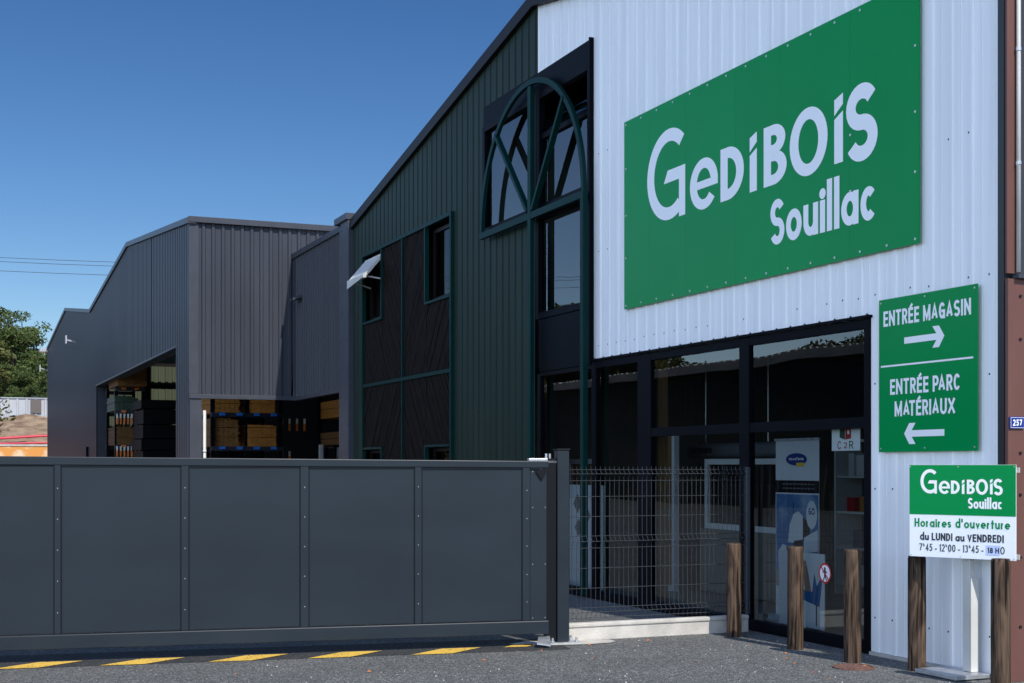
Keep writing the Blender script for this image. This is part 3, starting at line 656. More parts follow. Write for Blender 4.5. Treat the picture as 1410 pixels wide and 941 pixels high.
for i, (a, b, c, d) in enumerate(holes):
    f = MB(); 
    f.box((XF - .072, a, c - .04), (XF, b, c)); 
    if i in (1, 3): f.box((XF - .072, b, c - .04), (XF, b + .05, d + .04))
    else: f.box((XF - .072, a - .05, c - .04), (XF, a, d + .04))
    if i > 1: f.box((XF - .072, a, d), (XF, b, d + .04))
    fr = f.build('window_frame', M['teal'], shop)
    s2 = MB(); frame_yz(s2, a + .02, b - .01, c + .01, d - .01, XF + .12, .06, .05); s2.build('sash', M['dark_brown'], fr)
    if i != 0: pane_yz(a + .08, b - .07, c + .07, d - .07, XF + .1).build('pane', M['glass_dim'], fr)
    if i == 0:
        # the open top-hung light, pushed outwards, with two stays
        s = MB(); h0, h1 = (XF - .02, 5.50), (XF - .36, 5.10)
        for y in (24.1, 25.12): s.bar((h0[0], y, h0[1]), (h1[0], y, h1[1]), .05, .05, (0, 1, 0))
        s.bar((h0[0], 24.1, h0[1]), (h0[0], 25.12, h0[1]), .05, .05); s.bar((h1[0], 24.08, h1[1]), (h1[0], 25.14, h1[1]), .06, .06)
        sash = s.build('open_sash', M['white_metal'], fr)
        p = MB(); p.add([(h0[0], 24.12, h0[1] + .028), (h0[0], 25.1, h0[1] + .028), (h1[0], 25.1, h1[1] + .03), (h1[0], 24.12, h1[1] + .03)], [(0, 1, 2, 3)])
        p.add([(h1[0] - .01, 24.12, h1[1] - .02), (h1[0] - .03, 25.1, h1[1] - .13), (h1[0] - .03, 25.1, h1[1]), (h1[0] - .01, 24.12, h1[1])], [(0, 1, 2, 3)])
        pl = p.build('sash_sheet', M['white_metal'], fr); sm = pl.modifiers.new('t', 'SOLIDIFY'); sm.thickness = .012
        MB().tube([(h1[0] + .02, 24.2, 5.12), (XF + .05, 24.14, 5.06)], .016, 8).build('stay', M['white_metal'], fr); MB().tube([(h1[0] + .02, 25.0, 5.12), (XF + .05, 25.05, 5.0)], .014, 8).build('stay', M['white_metal'], fr)
# --- interior seen through the glass
mb = MB(); mb.box((XF + .08, 8.3, 0.001), (15, 19.2, .03)); mb.build('interior_floor', M['int_floor'], shop)
mb = MB(); mb.box((14.9, 8.4, .03), (15, 19.3, 7.2)); mb.box((XF + .1, 19.2, .03), (14.9, 19.3, 6.95)); mb.box((XF + .1, 8.32, .03), (14.9, 8.40, 6.2)); mb.build('interior_wall', M['int_wall'], shop)
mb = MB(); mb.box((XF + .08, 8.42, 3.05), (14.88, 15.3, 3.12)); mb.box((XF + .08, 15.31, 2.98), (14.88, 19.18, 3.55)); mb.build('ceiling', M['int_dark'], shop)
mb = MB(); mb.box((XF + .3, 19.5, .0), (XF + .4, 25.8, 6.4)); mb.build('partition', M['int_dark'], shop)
MB().box((XF + .12, 14.0, .03), (XF + .25, 14.2, 3.04)).build('interior_column', M['orange_wood'], shop); MB().box((11.0, 12.4, .03), (11.2, 12.6, 3.04)).build('interior_column', M['orange_wood'], shop)

def shelf_unit(x, y0, y1, lab, seed):
    rs_ = random.Random(seed); t_ = thing('display_shelf', lab, 'shelf', (x, y0, .03), 0, 'display shelves inside the shop')
    for y in (y0, y1): MB().box((x, y - .02, .03), (x + .4, y + .02, 2.0)).build('side_panel', M['pvc'], t_)
    for z in (.15, .6, 1.05, 1.5, 1.95): MB().box((x + .01, y0 + .021, z), (x + .39, y1 - .021, z + .03)).build('shelf', M['pvc'], t_)
    for z, lv_ in ((.181, 'lowest'), (.631, 'second'), (1.081, 'third'), (1.531, 'upper')):
        y = y0 + .06; cnt_ = 0
        while y < y1 - .25:
            w_ = rs_.uniform(.1, .24); h_ = rs_.uniform(.15, .36)
            key_ = rs_.choice(['poster_white', 'orange_wood', 'yellow', 'sign_red', 'poster_grey', 'chair_blue', 'timber']); cnt_ = cnt_ + 1
            o_ = MB().box((x + .04, y, z + .001), (x + .3, y + w_, z + h_)).build('product_box', M[key_], bevel=.004)
            col_ = {'poster_white': 'white', 'orange_wood': 'brown', 'yellow': 'yellow', 'sign_red': 'red', 'poster_grey': 'grey', 'chair_blue': 'blue', 'timber': 'orange'}[key_]
            ord_ = ['first', 'second', 'third', 'fourth', 'fifth', 'sixth', 'seventh', 'eighth', 'ninth', 'tenth'][cnt_ - 1]
            tag(o_, '%s box, %s from right on %s shelf, %s' % (col_, ord_, lv_, lab.split('boxes ')[1]), 'box', 'boxes on the display shelves')
            y += w_ + rs_.uniform(.02, .12)
shelf_unit(10.6, 12.75, 14.6, 'white shelf unit full of boxes behind the sample window', 3)
shelf_unit(12.6, 8.9, 10.6, 'white shelf unit full of boxes behind the counter', 4)
# --- anthracite pilaster between shop and store
pil = MB(); pil.box((XF - .12, 25.99, 0), (XF + .06, 26.55, 6.45)); pil.box((XF - .085, 26.55, 0), (XF + .06, 26.78, 6.42))

# ---------------------------------------------------------------- timber warehouse
XW, YW = 5.26, 30.8
wh = thing('timber_warehouse', 'long anthracite ribbed warehouse with two shallow gables and open bays', 'building', (XW, YW, 0))
pil.build('pilaster', M['anth_flash'], wh, bevel=.006)
MB().box((XF - .17, 25.97, 6.452), (XF + .1, 26.85, 6.58)).build('pilaster_cap', M['anth_flash'], wh, bevel=.006)
mb = MB()
for z in [1.9 + .55 * i for i in range(9)]:
    mb.disc((XF - .12, 26.08, z), (-1, 0, 0), .012, .01, 6); mb.disc((XF - .12, 26.47, z), (-1, 0, 0), .012, .01, 6)
mb.build('rivet', M['dark_rivet'], wh)
corrugated((XF, 0, 0), (0, 1, 0), (-1, 0, 0), 26.79, 30.76, lambda y: 6.34, lambda y: 3.2, pitch=.2, rib=.05, slope=.02, depth=.035).build('side_cladding', M['anth'], wh)
MB().box((XF - .07, 26.79, 6.34), (XF + .12, 30.9, 6.46)).build('parapet_flashing', M['anth_flash'], wh, bevel=.005)
MB().box((XF - .05, 26.79, 3.13), (XF + .08, 30.75, 3.2)).build('lintel_flashing', M['anth_flash'], wh)
corrugated((0, YW, 0), (1, 0, 0), (0, -1, 0), XW + .17, 16, lambda x: 7.02, lambda x: 3.24 if x < 7.62 else 6.2, pitch=.215, rib=.055, slope=.022, depth=.04).build('front_cladding', M['anth'], wh)
MB().box((XW - .03, YW - .06, 3.14), (XF - .02, YW + .1, 3.235)).build('lintel_flashing', M['anth_flash'], wh, bevel=.005)
MB().box((XW - .06, YW - .115, 7.02), (16, YW + .12, 7.15)).build('parapet_flashing', M['anth_flash'], wh, bevel=.006)
mb = MB().box((XW - .04, YW - .045, 3.24), (XW + .17, YW + .02, 7.02)); mb.build('corner_flashing', M['anth_flash'], wh, bevel=.004)
mb = MB().box((XW - .02, YW - .03, 0), (XW + .24, YW + .25, 3.13)); mb.build('corner_pier', M['anth_flash'], wh, bevel=.004)
MB().tube([(XW + .30, YW - .03, 0), (XW + .30, YW - .03, 2.88)], .035, 10).tube([(XW + .30, YW - .03, 1.95), (XW + .30, YW - .03, 2.0)], .043, 10).build('downpipe', M['white_metal'], wh, smooth=True)
def gz(y):
    ps = [(30.8, 7.10), (41.1, 8.09), (51.3, 7.23), (61.1, 8.31), (71.3, 7.39)]
    for (a, za), (b, zb) in zip(ps, ps[1:]):
        if y <= b: return za + (zb - za) * (y - a) / (b - a)
    return ps[-1][1]
mb = corrugated((XW, 0, 0), (0, 1, 0), (-1, 0, 0), 30.78, 71.3, lambda y: gz(y) - .04, lambda y: 0, holes=[(32.5, 49.4, -.5, 4.43)], pitch=.25, rib=.07, slope=.025, depth=.04)
mb.build('gable_cladding', M['anth'], wh)
mb = MB(); ps = [30.7, 41.1, 51.3, 61.1, 71.4]
for a, b in zip(ps, ps[1:]):
    mb.hexa([(XW - .09, a, gz(a) - .10), (XW + .1, a, gz(a) - .10), (XW + .1, b, gz(b) - .10), (XW - .09, b, gz(b) - .10)],
            [(XW - .09, a, gz(a) + .03), (XW + .1, a, gz(a) + .03), (XW + .1, b, gz(b) + .03), (XW - .09, b, gz(b) + .03)])
mb.build('verge_flashing', M['anth_flash'], wh)
mb = MB()
def slab(a, b, x0=XW + .1, x1=26): mb.hexa([(x0, a, gz(a) - .1), (x1, a, gz(a) - .1), (x1, b, gz(b) - .1), (x0, b, gz(b) - .1)], [(x0, a, gz(a)), (x1, a, gz(a)), (x1, b, gz(b)), (x0, b, gz(b))])
slab(30.95, 41.1); slab(41.1, 47.0); slab(47.0, 49.6, 9.2); slab(49.6, 51.3); slab(51.3, 61.1); slab(61.1, 71.3)  # unseen roof gap added so sun falls on the inner green cladding
mb.box((XF + .15, 26.0, 6.25), (26, 30.7, 6.33))
mb.build('roof', M['grey_metal'], wh)
MB().box((XW + .05, 46.9, 7.5), (XW + .4, 49.7, 7.56)).build('added_light_gap_kerb', M['anth_flash'], wh)  # kerb of the roof gap added to let sun in
mb = MB(); mb.box((XW, 49.4, 0), (XW + .34, 49.5, 4.43)); mb.build('door_jamb', M['anth_flash'], wh)
mb = MB(); mb.box((XW - .05, 32.5, 4.40), (XW + .3, 49.4, 4.45)); mb.build('lintel_flashing', M['anth_flash'], wh)
mb = MB(); mb.box((XW - .045, 32.42, 0), (XW + .3, 32.5, 4.45)); mb.build('door_jamb', M['anth_flash'], wh)
MB().box((XW - .055, 36.4, 4.45), (XW - .03, 36.46, 7.55)).build('joint_cover', M['anth_flash'], wh)
corrugated((0, 51.6, 0), (1, 0, 0), (0, -1, 0), XW + .1, 9.0, lambda x: 7.1, lambda x: 0, pitch=.25, rib=.08, slope=.02, depth=.03).build('inner_cladding', M['pale_green_clad'], wh)
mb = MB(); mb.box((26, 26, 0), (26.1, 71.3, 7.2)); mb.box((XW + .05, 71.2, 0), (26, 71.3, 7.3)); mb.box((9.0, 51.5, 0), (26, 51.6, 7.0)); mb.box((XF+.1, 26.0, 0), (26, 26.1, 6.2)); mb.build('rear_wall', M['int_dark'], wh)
mb = MB(); mb.box((6.75, 48.6, 0), (6.95, 48.8, 6.9)); mb.box((XW + .35, 48.62, 4.32), (25, 48.78, 4.46)); mb.bar((6.85, 48.55, 4.0), (5.5, 46.9, 6.2), .12, .16); mb.bar((6.75, 34, 7.0), (6.75, 48.5, 7.1), .15, .25)
mb.box((6.7, 50.8, 5.25), (25, 50.95, 5.35)); mb.build('roof_frame', M['dark_brown'], wh)
# wall lamps on the gable and on the side cladding
for (y, z, s) in ((56.35, 6.6, 1.0), (70.4, 6.4, 1.0)):
    f = MB(); f.bar((XW, y + .2, z - .1), (XW - .4, y + .1, z - .02), .05, .05); 
    f.box((XW - .46, y - .15, z - .18), (XW - .42, y + .18, z + .14)); f.build('flood_lamp', M['grey_metal'], wh)
f = MB(); f.bar((XF, 30.1, 5.32), (XF - .2, 30.1, 5.38), .05, .04); f.hexa([(XF - .24, 29.95, 5.32), (XF - .04, 29.95, 5.38), (XF - .04, 30.25, 5.38), (XF - .24, 30.25, 5.32)], [(XF - .24, 29.95, 5.36), (XF - .04, 29.95, 5.45), (XF - .04, 30.25, 5.45), (XF - .24, 30.25, 5.36)])
f.build('flood_lamp', M['anth_flash'], wh)
MB().tube([(XW - .06, 52, 1.2), (XW - .06, 52, 2.35)], .06, 8).build('vent_pipe', M['black_frame'], wh)
MB().box((XW - .4, 71.0, 7.25), (XW + .2, 71.7, 7.42)).build('gutter_end', M['galv'], wh)

MB().box((XF - .03, 30.70, 3.201), (XF + .06, 30.79, 6.338)).build('inside_corner_trim', M['anth_flash'], wh)
# racks, timber stacks
def rack(label, x0, x1, y, levels, colr='rack_blue', depth=2.6, side=False):
    t = thing('storage_rack', label, 'rack', (x0, y, 0), 0, 'storage racks in the timber warehouse')
    n = max(1, int(round((x1 - x0) / 0.95)))
    for i in range(n + 1):
        x = x0 + (x1 - x0) * i / n
        MB().box((x - .05, y + .1, 0), (x + .05, y + .22, 4.9)).build('upright', M['black_frame'], t); MB().box((x - .05, y + depth - .2, 0), (x + .05, y + depth - .08, 4.9)).build('upright', M['black_frame'], t)
    for z in levels:
        MB().box((x0 - .05, y + .02, z - .12), (x1 + .05, y + .09, z)).build('beam', M['rack_dark'], t); MB().box((x0 - .05, y + depth - .07, z - .12), (x1 + .05, y + depth, z)).build('beam', M['rack_dark'], t)
        for i in range(n * 2):
            x = x0 + (x1 - x0) * (i + .5) / (n * 2)
            MB().box((x - .07, y - .10, z - .08), (x + .07, y + .01, z - .01)).build('arm_tip', M[colr], t)
    return t
rack('blue rack stacked with orange boards behind the grey canopy', 6.9, 8.75, 36.9, (0.9, 2.18, 3.08, 4.0))
def stack(label, x0, x1, y0, z0, z1, key='timber', length=2.4, th=.035, bw=.13, ragged=.02):
    """bundle of boards seen on its ends; the boards run along y"""
    mb = MB(); z = z0; k = 0
    while z < z1 - th * .5:
        x = x0 + random.uniform(0, ragged)
        wmax = x1 - random.uniform(0, ragged) - (random.uniform(0, .25) if z > z1 - 2 * th else 0)
        while x < wmax - .04:
            e = min(bw, wmax - x); y = y0 + random.uniform(0, .05)
            mb.box((x + .002, y, z + .002), (x + e - .003, y + length, z + th - .004)); x += e
        z += th; k += 1
        if k % 7 == 0: z += .012
    return tag(mb.build('timber_stack', M[key]), label, 'timber stack', 'timber stacks in the warehouse')
stack('stack of orange boards on the upper shelf, left of two behind the canopy', 6.95, 7.65, 37, 3.08, 3.55)
stack('stack of orange boards on the upper shelf, right of two behind the canopy', 7.8, 8.6, 37, 3.08, 3.56)
stack('dull brown board stack on the middle shelf beside the white downpipe', 6.95, 7.65, 37.1, 2.18, 2.95, 'timber_dark')
stack('bright orange stepped board stack on the middle shelf behind the canopy', 7.82, 8.62, 36.95, 2.18, 2.78)
rack('blue rack behind the pilaster holding long board bundles', 10.0, 12.0, 34.6, (0.9, 2.14, 2.96, 4.0), depth=3.2)
stack('long board bundle on the top shelf next to the pilaster', 10.0, 10.9, 34.7, 2.96, 3.42, 'timber', 3.0)
stack('long brown board bundle on the lower shelf next to the pilaster', 10.0, 10.9, 34.7, 2.14, 2.56, 'timber_dark', 3.0)
rack('dark rack with coloured arm tips inside the wide left bay', 5.5, 6.35, 46.0, (0.9, 2.34, 3.46, 4.2), 'rack_orange')
stack('yellow brown timber stack under coloured tips in the wide left bay', 5.5, 6.2, 46.0, 2.34, 2.92, 'timber_dark')
stack('green wrapped timber stack on the upper shelf in the wide left bay', 5.45, 6.2, 46.0, 3.46, 3.92, 'green_wrap')
stack('small dark timber stack right under the roof of the wide left bay', 5.40, 6.35, 45.0, 4.2, 4.9, 'timber_dark')
def tips(name, label, pts, parent=None):
    t = thing(name, label, 'rack tines', (pts[0][0], pts[0][1], pts[0][2]), 0, 'coloured rack tine rows')
    for (x, y, z) in pts:
        MB().box((x - .025, y, z), (x + .025, y + .05, z + .2), 0).box((x - .025, y, z + .202), (x + .025, y + .05, z + .34), 1).build('tine', [M['rack_orange'], M['rack_white']], t)
tips('rack_tines', 'row of orange and white tines above the yellow brown stack in the left bay', [(5.5 + .115 * i, 45.9, 3.0) for i in range(7)])
tips('rack_tines', 'row of orange and white tines at the gate top in the left bay', [(5.5 + .115 * i, 45.9, 1.95) for i in range(7)])
tips('rack_tines', 'row of spaced orange tines in the dark bay left of the pilaster', [(8.9 + .21 * i, 37.5, 2.62) for i in range(4)])
tips('rack_tines', 'two low orange tines just above the gate left of the pilaster', [(8.9 + .21 * i, 37.5, 1.72) for i in range(2)])
for i, (x0, x1, y, z, lab) in enumerate(((5.78, 6.9, 42.6, 3.80, 'tall black wrapped sheet pile filling the right half of the left bay'), (8.2, 9.6, 43.2, 4.1, 'black wrapped sheet pile behind the tall one in the left bay'))):
    m_ = MB(); zz = 0.1
    while zz < z - .2:
        h = random.uniform(.25, .5); m_.box((x0 + random.uniform(0, .1), y, zz), (x1 - random.uniform(0, .1), y + 2.2, min(z, zz + h))); zz += h + .03
    tag(m_.build('sheet_pile', M['black_wrap'], bevel=.01), lab, 'sheet pile', 'wrapped sheet piles')
# forklift half hidden behind the gate
fk = thing('forklift', 'red forklift truck with dark mast parked by the racks behind the gate', 'forklift', (9.7, 33.6, 0))
for a, b in ((9.2, 9.28), (9.62, 9.70)): MB().box((a, 34.6, .1), (b, 34.75, 2.2)).build('mast_rail', M['grey_metal'], fk)
MB().box((9.1, 33.0, .35), (10.4, 34.4, 1.15)).build('body', M['red_paint'], fk, bevel=.08, bseg=3)
MB().box((9.3, 32.7, .5), (10.2, 33.0, 1.3)).build('counterweight', M['red_paint'], fk, bevel=.08)
gm = MB()
for x in (9.2, 10.3):
    gm.bar((x, 34.2, 1.15), (x, 34.0, 2.12), .07, .07, (1, 0, 0)); gm.bar((x, 33.1, 1.15), (x, 33.2, 2.12), .07, .07, (1, 0, 0))
gm.box((9.15, 33.15, 2.12), (10.35, 34.05, 2.18)); gm.build('overhead_guard', M['black_frame'], fk)
MB().box((9.5, 33.2, 1.15), (10.0, 33.7, 1.3)).box((9.5, 33.15, 1.3), (10.0, 33.25, 1.75)).build('seat', M['black_wrap'], fk, bevel=.03)
for x in (9.1, 10.4):
    for y in (33.1, 34.2):
        MB().tube([(x - .1, y, .28), (x + .1, y, .28)], .28, 18).build('wheel', M['sign_black'], fk)
for x in (9.35, 9.6): MB().box((x, 34.76, .12), (x + .1, 35.9, .17)).build('fork', M['black_frame'], fk)

# ---------------------------------------------------------------- sliding gate
ga = math.atan2(-.1455, .98936)
GSX = 0.9865; GL = G0 + gn * .17 + gd * 0.0176
gate = thing('sliding_gate', 'long anthracite sliding gate of flat sheet panels and riveted stiles', 'gate', GL, ga)
gate.scale = (GSX, 1, 1)
def zt(s): return 1.733 - (s / 4.81) * 0.038
mb = MB(); s0, s1 = -1.45, 4.81
def gbox(m_, a, b, y0, y1, z0, z1f=None, z1=None):
    za, zb = (zt(a), zt(b)) if z1 is None else (z1, z1)
    m_.hexa([(a, y0, z0), (b, y0, z0), (b, y1, z0), (a, y1, z0)], [(a, y0, za), (b, y0, zb), (b, y1, zb), (a, y1, za)])
mb.hexa([(s0, -.035, zt(s0) - .075), (s1, -.035, zt(s1) - .062), (s1, .045, zt(s1) - .062), (s0, .045, zt(s0) - .075)], [(s0, -.035, zt(s0)), (s1, -.035, zt(s1)), (s1, .045, zt(s1)), (s0, .045, zt(s0))])
mb.build('top_rail', M['gate'], gate, local=True, bevel=.006)
MB().box((s0, -.045, .112), (s1, .055, .236)).build('bottom_rail', M['gate'], gate, local=True, bevel=.008)
st = [(-.97, -.91), (.44, .49), (1.49, 1.55), (2.52, 2.59), (3.55, 3.61), (4.56, 4.63)]
st[0] = (-.57, -.51)
for a, b in st: MB().box((a, -.03, .237), (b, .03, zt(b) - .045)).build('stile', M['gate'], gate, local=True, bevel=.003)
ed = [(-1.45, -.57)] + [(st[i][1], st[i + 1][0]) for i in range(5)]
for a, b in ed:
    p = MB().box((a + .004, -.018, .244), (b - .004, .02, zt(b) - .045)).build('panel', M['gate'], gate, local=True, bevel=.003)
    t_ = MB(); zz1 = zt(b) - .070
    for q in (((a, -.025, .238), (a + .009, -.017, zz1)), ((b - .009, -.025, .238), (b, -.017, zz1)), ((a, -.025, zz1 - .009), (b, -.017, zz1)), ((a, -.025, .238), (b, -.017, .243))): t_.box(*q)
    t_.build('panel_gasket', M['gate_dark'], gate, local=True)
MB().box((4.632, -.028, .237), (4.79, .03, zt(4.8) - .05)).build('end_plate', M['gate'], gate, local=True, bevel=.003)
rv = MB()
for a, b in st[1:5]:
    for z in (1.464, 1.204, .944, .684, .418): rv.disc(((a + b) / 2, -.03, z), (0, -1, 0), .0042, .003, 8)
for z in (1.428, 1.17, .92, .66, .41): rv.disc((4.60, -.03, z), (0, -1, 0), .0042, .003, 8)
for z in (1.6, 1.272, .753, .262):
    rv.disc((4.655, -.028, z), (0, -1, 0), .0042, .003, 8)
    if z < 1.5: rv.disc((4.775, -.028, z), (0, -1, 0), .0042, .003, 8)
rv.build('rivet', M['rivet'], gate, local=True)
mb = MB().hexa([(4.68, -.05, 1.60), (4.74, -.05, 1.52), (4.79, -.05, 1.60), (4.79, -.05, 1.64)], [(4.68, -.03, 1.60), (4.74, -.03, 1.52), (4.79, -.03, 1.60), (4.79, -.03, 1.64)]); mb.box((4.63, -.05, 1.625), (4.72, -.03, 1.637))
mb.build('catch_plate', M['gate_dark'], gate, local=True)
MB().box((4.62, -.03, zt(4.7)), (4.80, .03, zt(4.7) + .025)).build('guide_strip', M['galv'], gate, local=True, bevel=.004)
mb = MB(); mb.hexa([(4.66, -.16, .035), (4.78, -.20, .02), (4.83, .0, .075), (4.73, .02, .085)], [(4.66, -.16, .047), (4.78, -.20, .032), (4.83, .0, .087), (4.73, .02, .097)]); mb.build('end_shoe', M['galv'], gate, local=True)
# gate post with receiver
gp = thing('gate_post', 'square anthracite gate post on a bolted base plate between gate and mesh fence', 'post', (5.41, 11.68, 0), ga)
MB().box((-.055, -.06, .02), (.06, .06, 1.795)).build('post', M['gate'], gp, local=True, bevel=.006)
MB().box((-.062, -.068, 1.796), (.068, .068, 1.81)).build('post_cap', M['gate_dark'], gp, local=True, bevel=.003)
MB().box((-.15, -.03, .03), (-.057, .09, 1.72)).build('receiver_channel', M['gate_dark'], gp, local=True)
MB().box((-.14, -.11, .002), (.15, .12, .018)).build('base_plate', M['galv'], gp, local=True)
b = MB()
for x, y in ((-.11, -.085), (.12, -.085), (.12, .09)): b.tube([(x, y, .019), (x, y, .06)], .011, 8); b.tube([(x, y, .019), (x, y, .034)], .02, 6)
b.build('anchor_bolt', M['galv'], gp, local=True)
b = MB(); b.box((-.20, -.03, 1.68), (-.05, .03, 1.70)); b.box((-.20, -.035, 1.62), (-.16, .035, 1.72)); 
for x in (-.15, -.115): b.tube([(x, -.01, 1.70), (x, -.01, 1.765)], .011, 8)
b.build('guide_roller_bracket', M['galv'], gp, local=True)
# concrete apron below the post
cp = MB(); pts = [(-.5, .02), (-.38, -.10), (-.12, -.17), (.2, -.18), (.45, -.12), (.52, -.03), (.5, .1), (-.3, .16)]
cp.add([(p[0], p[1], .006) for p in pts], [tuple(range(8))])
o = cp.build('concrete_apron', M['concrete']); o.location = (5.41, 11.68, 0); o.rotation_euler = (0, 0, ga); o['kind'] = 'structure'

# ---------------------------------------------------------------- mesh fence on its concrete plinth
mf = thing('mesh_fence', 'low grey welded mesh fence with folded wires on a pale concrete plinth', 'fence', (5.5, 11.79, 0))
MB().box((5.49, 11.76, 0), (7.50, 11.82, .125)).build('plinth', M['concrete'], mf, bevel=.004)
MB().box((5.49, 11.745, .126), (7.50, 11.835, .168)).build('plinth_cap', M['concrete'], mf, bevel=.012)
fw = MB(); zl = [.19, .235, .265, .30, .47, .66, .85, .905, .935, .98, 1.15, 1.34, 1.50, 1.545, 1.575, 1.61, 1.645]
fold = {.235: .0, .265: -.035, .905: 0, .935: -.035, 1.545: 0, 1.575: -.035}
def prof_pts(x): return [(x, 11.79 + (fold.get(z, 0)), z) for z in zl]
x = 5.52
while x < 7.50: fw.tube(prof_pts(x), .0026, 4); x += .05
for z in (.21, .265, .305, .49, .68, .87, .935, .985, 1.17, 1.36, 1.51, 1.575, 1.615):
    y = 11.785 + fold.get(z, 0); fw.tube([(5.48, y, z), (7.51, y, z)], .003, 4)
fw.build('mesh_panel', M['wire'], mf)
MB().box((5.47, 11.80, .17), (5.50, 11.84, 1.64)).build('fence_post', M['wire'], mf)
MB().box((7.515, 11.80, .17), (7.545, 11.84, 1.64)).build('fence_post', M['wire'], mf)

# ---------------------------------------------------------------- wooden bollards
def bollard(x, y, h, label, r=.072, tilt=(0, 0)):
    mb = MB(); n = 28; prof = [(-.05, 1.0), (.02, 1.0), (.2, .99), (.45, 1.0), (.7, .985), (h - .02, .98), (h, .9)]
    vs = []
    for (z, k) in prof:
        for i in range(n):
            a = 2 * math.pi * i / n; rr_ = r * k * (1 + .018 * math.sin(3 * a + x * 7) + .012 * math.sin(7 * a + z * 2 + y))
            vs.append((rr_ * math.cos(a), rr_ * math.sin(a), z))
    fs = [(j*n + i, j*n + (i+1) % n, (j+1)*n + (i+1) % n, (j+1)*n + i) for j in range(len(prof) - 1) for i in range(n)] + [tuple((len(prof)-1)*n + i for i in range(n))]
    mb.add(vs, fs); o = mb.build('wooden_bollard', M['bollard']); o.location = (x, y, 0); o.rotation_euler = (tilt[0], tilt[1], random.uniform(0, 6))
    for p in o.data.polygons: p.use_smooth = len(p.vertices) == 4
    return tag(o, label, 'bollard', 'round wooden bollards along the shop front')
bollard(7.15, 11.47, .905, 'wooden bollard at the end of the mesh fence, farthest from the white wall')
bollard(7.18, 10.48, .925, 'wooden bollard in front of the banner stand, middle one before the glazing')
bollard(7.14, 9.59, .95, 'wooden bollard beside the rusty drain cover, in front of the last pane')
bollard(7.33, 9.00, .925, 'dark wooden bollard under the left end of the opening hours sign')
bollard(7.28, 8.00, .965, 'pale cracked wooden bollard under the right end of the opening hours sign', r=.071)

# steel post with base plate under the hours sign
sp = thing('steel_post', 'white folded steel post on a base plate behind the opening hours sign', 'post', (7.47, 8.60, 0))
MB().box((7.455, 8.53, .045), (7.505, 8.61, 1.6)).build('post', M['white_metal'], sp, bevel=.004); MB().box((7.455, 8.515, .045), (7.53, 8.529, .78)).build('cover_strip', M['white_metal'], sp)
MB().box((7.21, 8.4, .01), (7.56, 8.88, .042)).build('base_plate', M['galv'], sp, bevel=.003)

# ---------------------------------------------------------------- signs
def plate(mb, w_, h_, th=.004, mi=0): mb.box((0, 0, -th), (w_, h_, 0), mi)
big = local_thing('shop_sign', 'huge green sign with white lettering high on the white cladding', 'sign', (XF - .045, 14.525, 3.5), (0, -1, 0))
# six sheets side by side
cuts = [0, .62, 1.45, 2.45, 3.25, 4.35, 5.29]
bm_ = MB()
for a, b in zip(cuts, cuts[1:]): bm_.box((a + .0012, 0, -.01), (b - .0012, 2.21, 0))
bm_.build('board', M['sign_green'], big, **L_)
lb = logo(MB(), .575, .885, 4.16, 1.01, .002); lb.build('lettering', M['sign_white'], big, **L_)
text(MB(), 'Souillac', 3.09, 4.735, .295, .44, .080, .002, gap=.09).build('lettering', M['sign_white'], big, **L_)
rv = MB()
for i in range(15):
    u = .05 + i * 5.19 / 14
    rv.disc((u, 2.17, 0), (0, 0, 1), .012, .004, 8); rv.disc((u, .04, 0), (0, 0, 1), .012, .004, 8)
for v in (.6, 1.1, 1.65):
    for u in (.05, 4.36, 5.24) if v < 1.5 else (.05, 5.24): rv.disc((u, v, 0), (0, 0, 1), .012, .004, 8)
rv.build('rivet', M['rivet'], big, **L_)

en = local_thing('direction_sign', 'green direction sign with two arrows on the wall right of the glazing', 'sign', (XF - .045, 9.765, 1.77), (0, -1, 0))
MB().box((0, 0, -.01), (1.22, 1.31, 0)).build('board', M['sign_green'], en, **L_, bevel=.003)
t = MB(); text(t, 'ENTRÉE MAGASIN', .065, 1.15, 1.075, .132, .0235, .002, gap=.13, space=.3)
t.build('lettering', M['sign_white'], en, **L_); t = MB(); text(t, 'ENTRÉE PARC', .155, 1.045, .487, .132, .0235, .002, gap=.13, space=.3)
text(t, 'MATÉRIAUX', .215, .985, .30, .130, .0235, .002, gap=.13)
t.build('lettering', M['sign_white'], en, **L_)
def arrow(cx, cy, ln, sg):
    a = MB(); h = .088; s_ = .027
    poly(a, [(cx - sg * ln / 2, cy - s_), (cx + sg * (ln / 2 - .055), cy - s_), (cx + sg * (ln / 2 - .055), cy + s_), (cx - sg * ln / 2, cy + s_)][::sg], .0022)
    poly(a, [(cx + sg * (ln / 2), cy), (cx + sg * (ln / 2 - .065), cy + h), (cx + sg * (ln / 2 - .145), cy + h), (cx + sg * (ln / 2 - .075), cy)][::sg], .0026)
    poly(a, [(cx + sg * (ln / 2), cy), (cx + sg * (ln / 2 - .075), cy), (cx + sg * (ln / 2 - .145), cy - h), (cx + sg * (ln / 2 - .065), cy - h)][::sg], .0026)
    a.build('arrow', M['sign_white'], en, **L_)
arrow(.59, .935, .50, 1); arrow(.59, .152, .50, -1)
a = MB(); poly(a, [(.03, .727), (1.175, .727), (1.175, .742), (.03, .742)], .002); a.build('divider', M['sign_white'], en, **L_)
rv = MB()
for u in (.03, .6, 1.19):
    for v in (.03, 1.28): rv.disc((u, v, 0), (0, 0, 1), .008, .004, 8)
rv.build('rivet', M['rivet'], en, **L_)

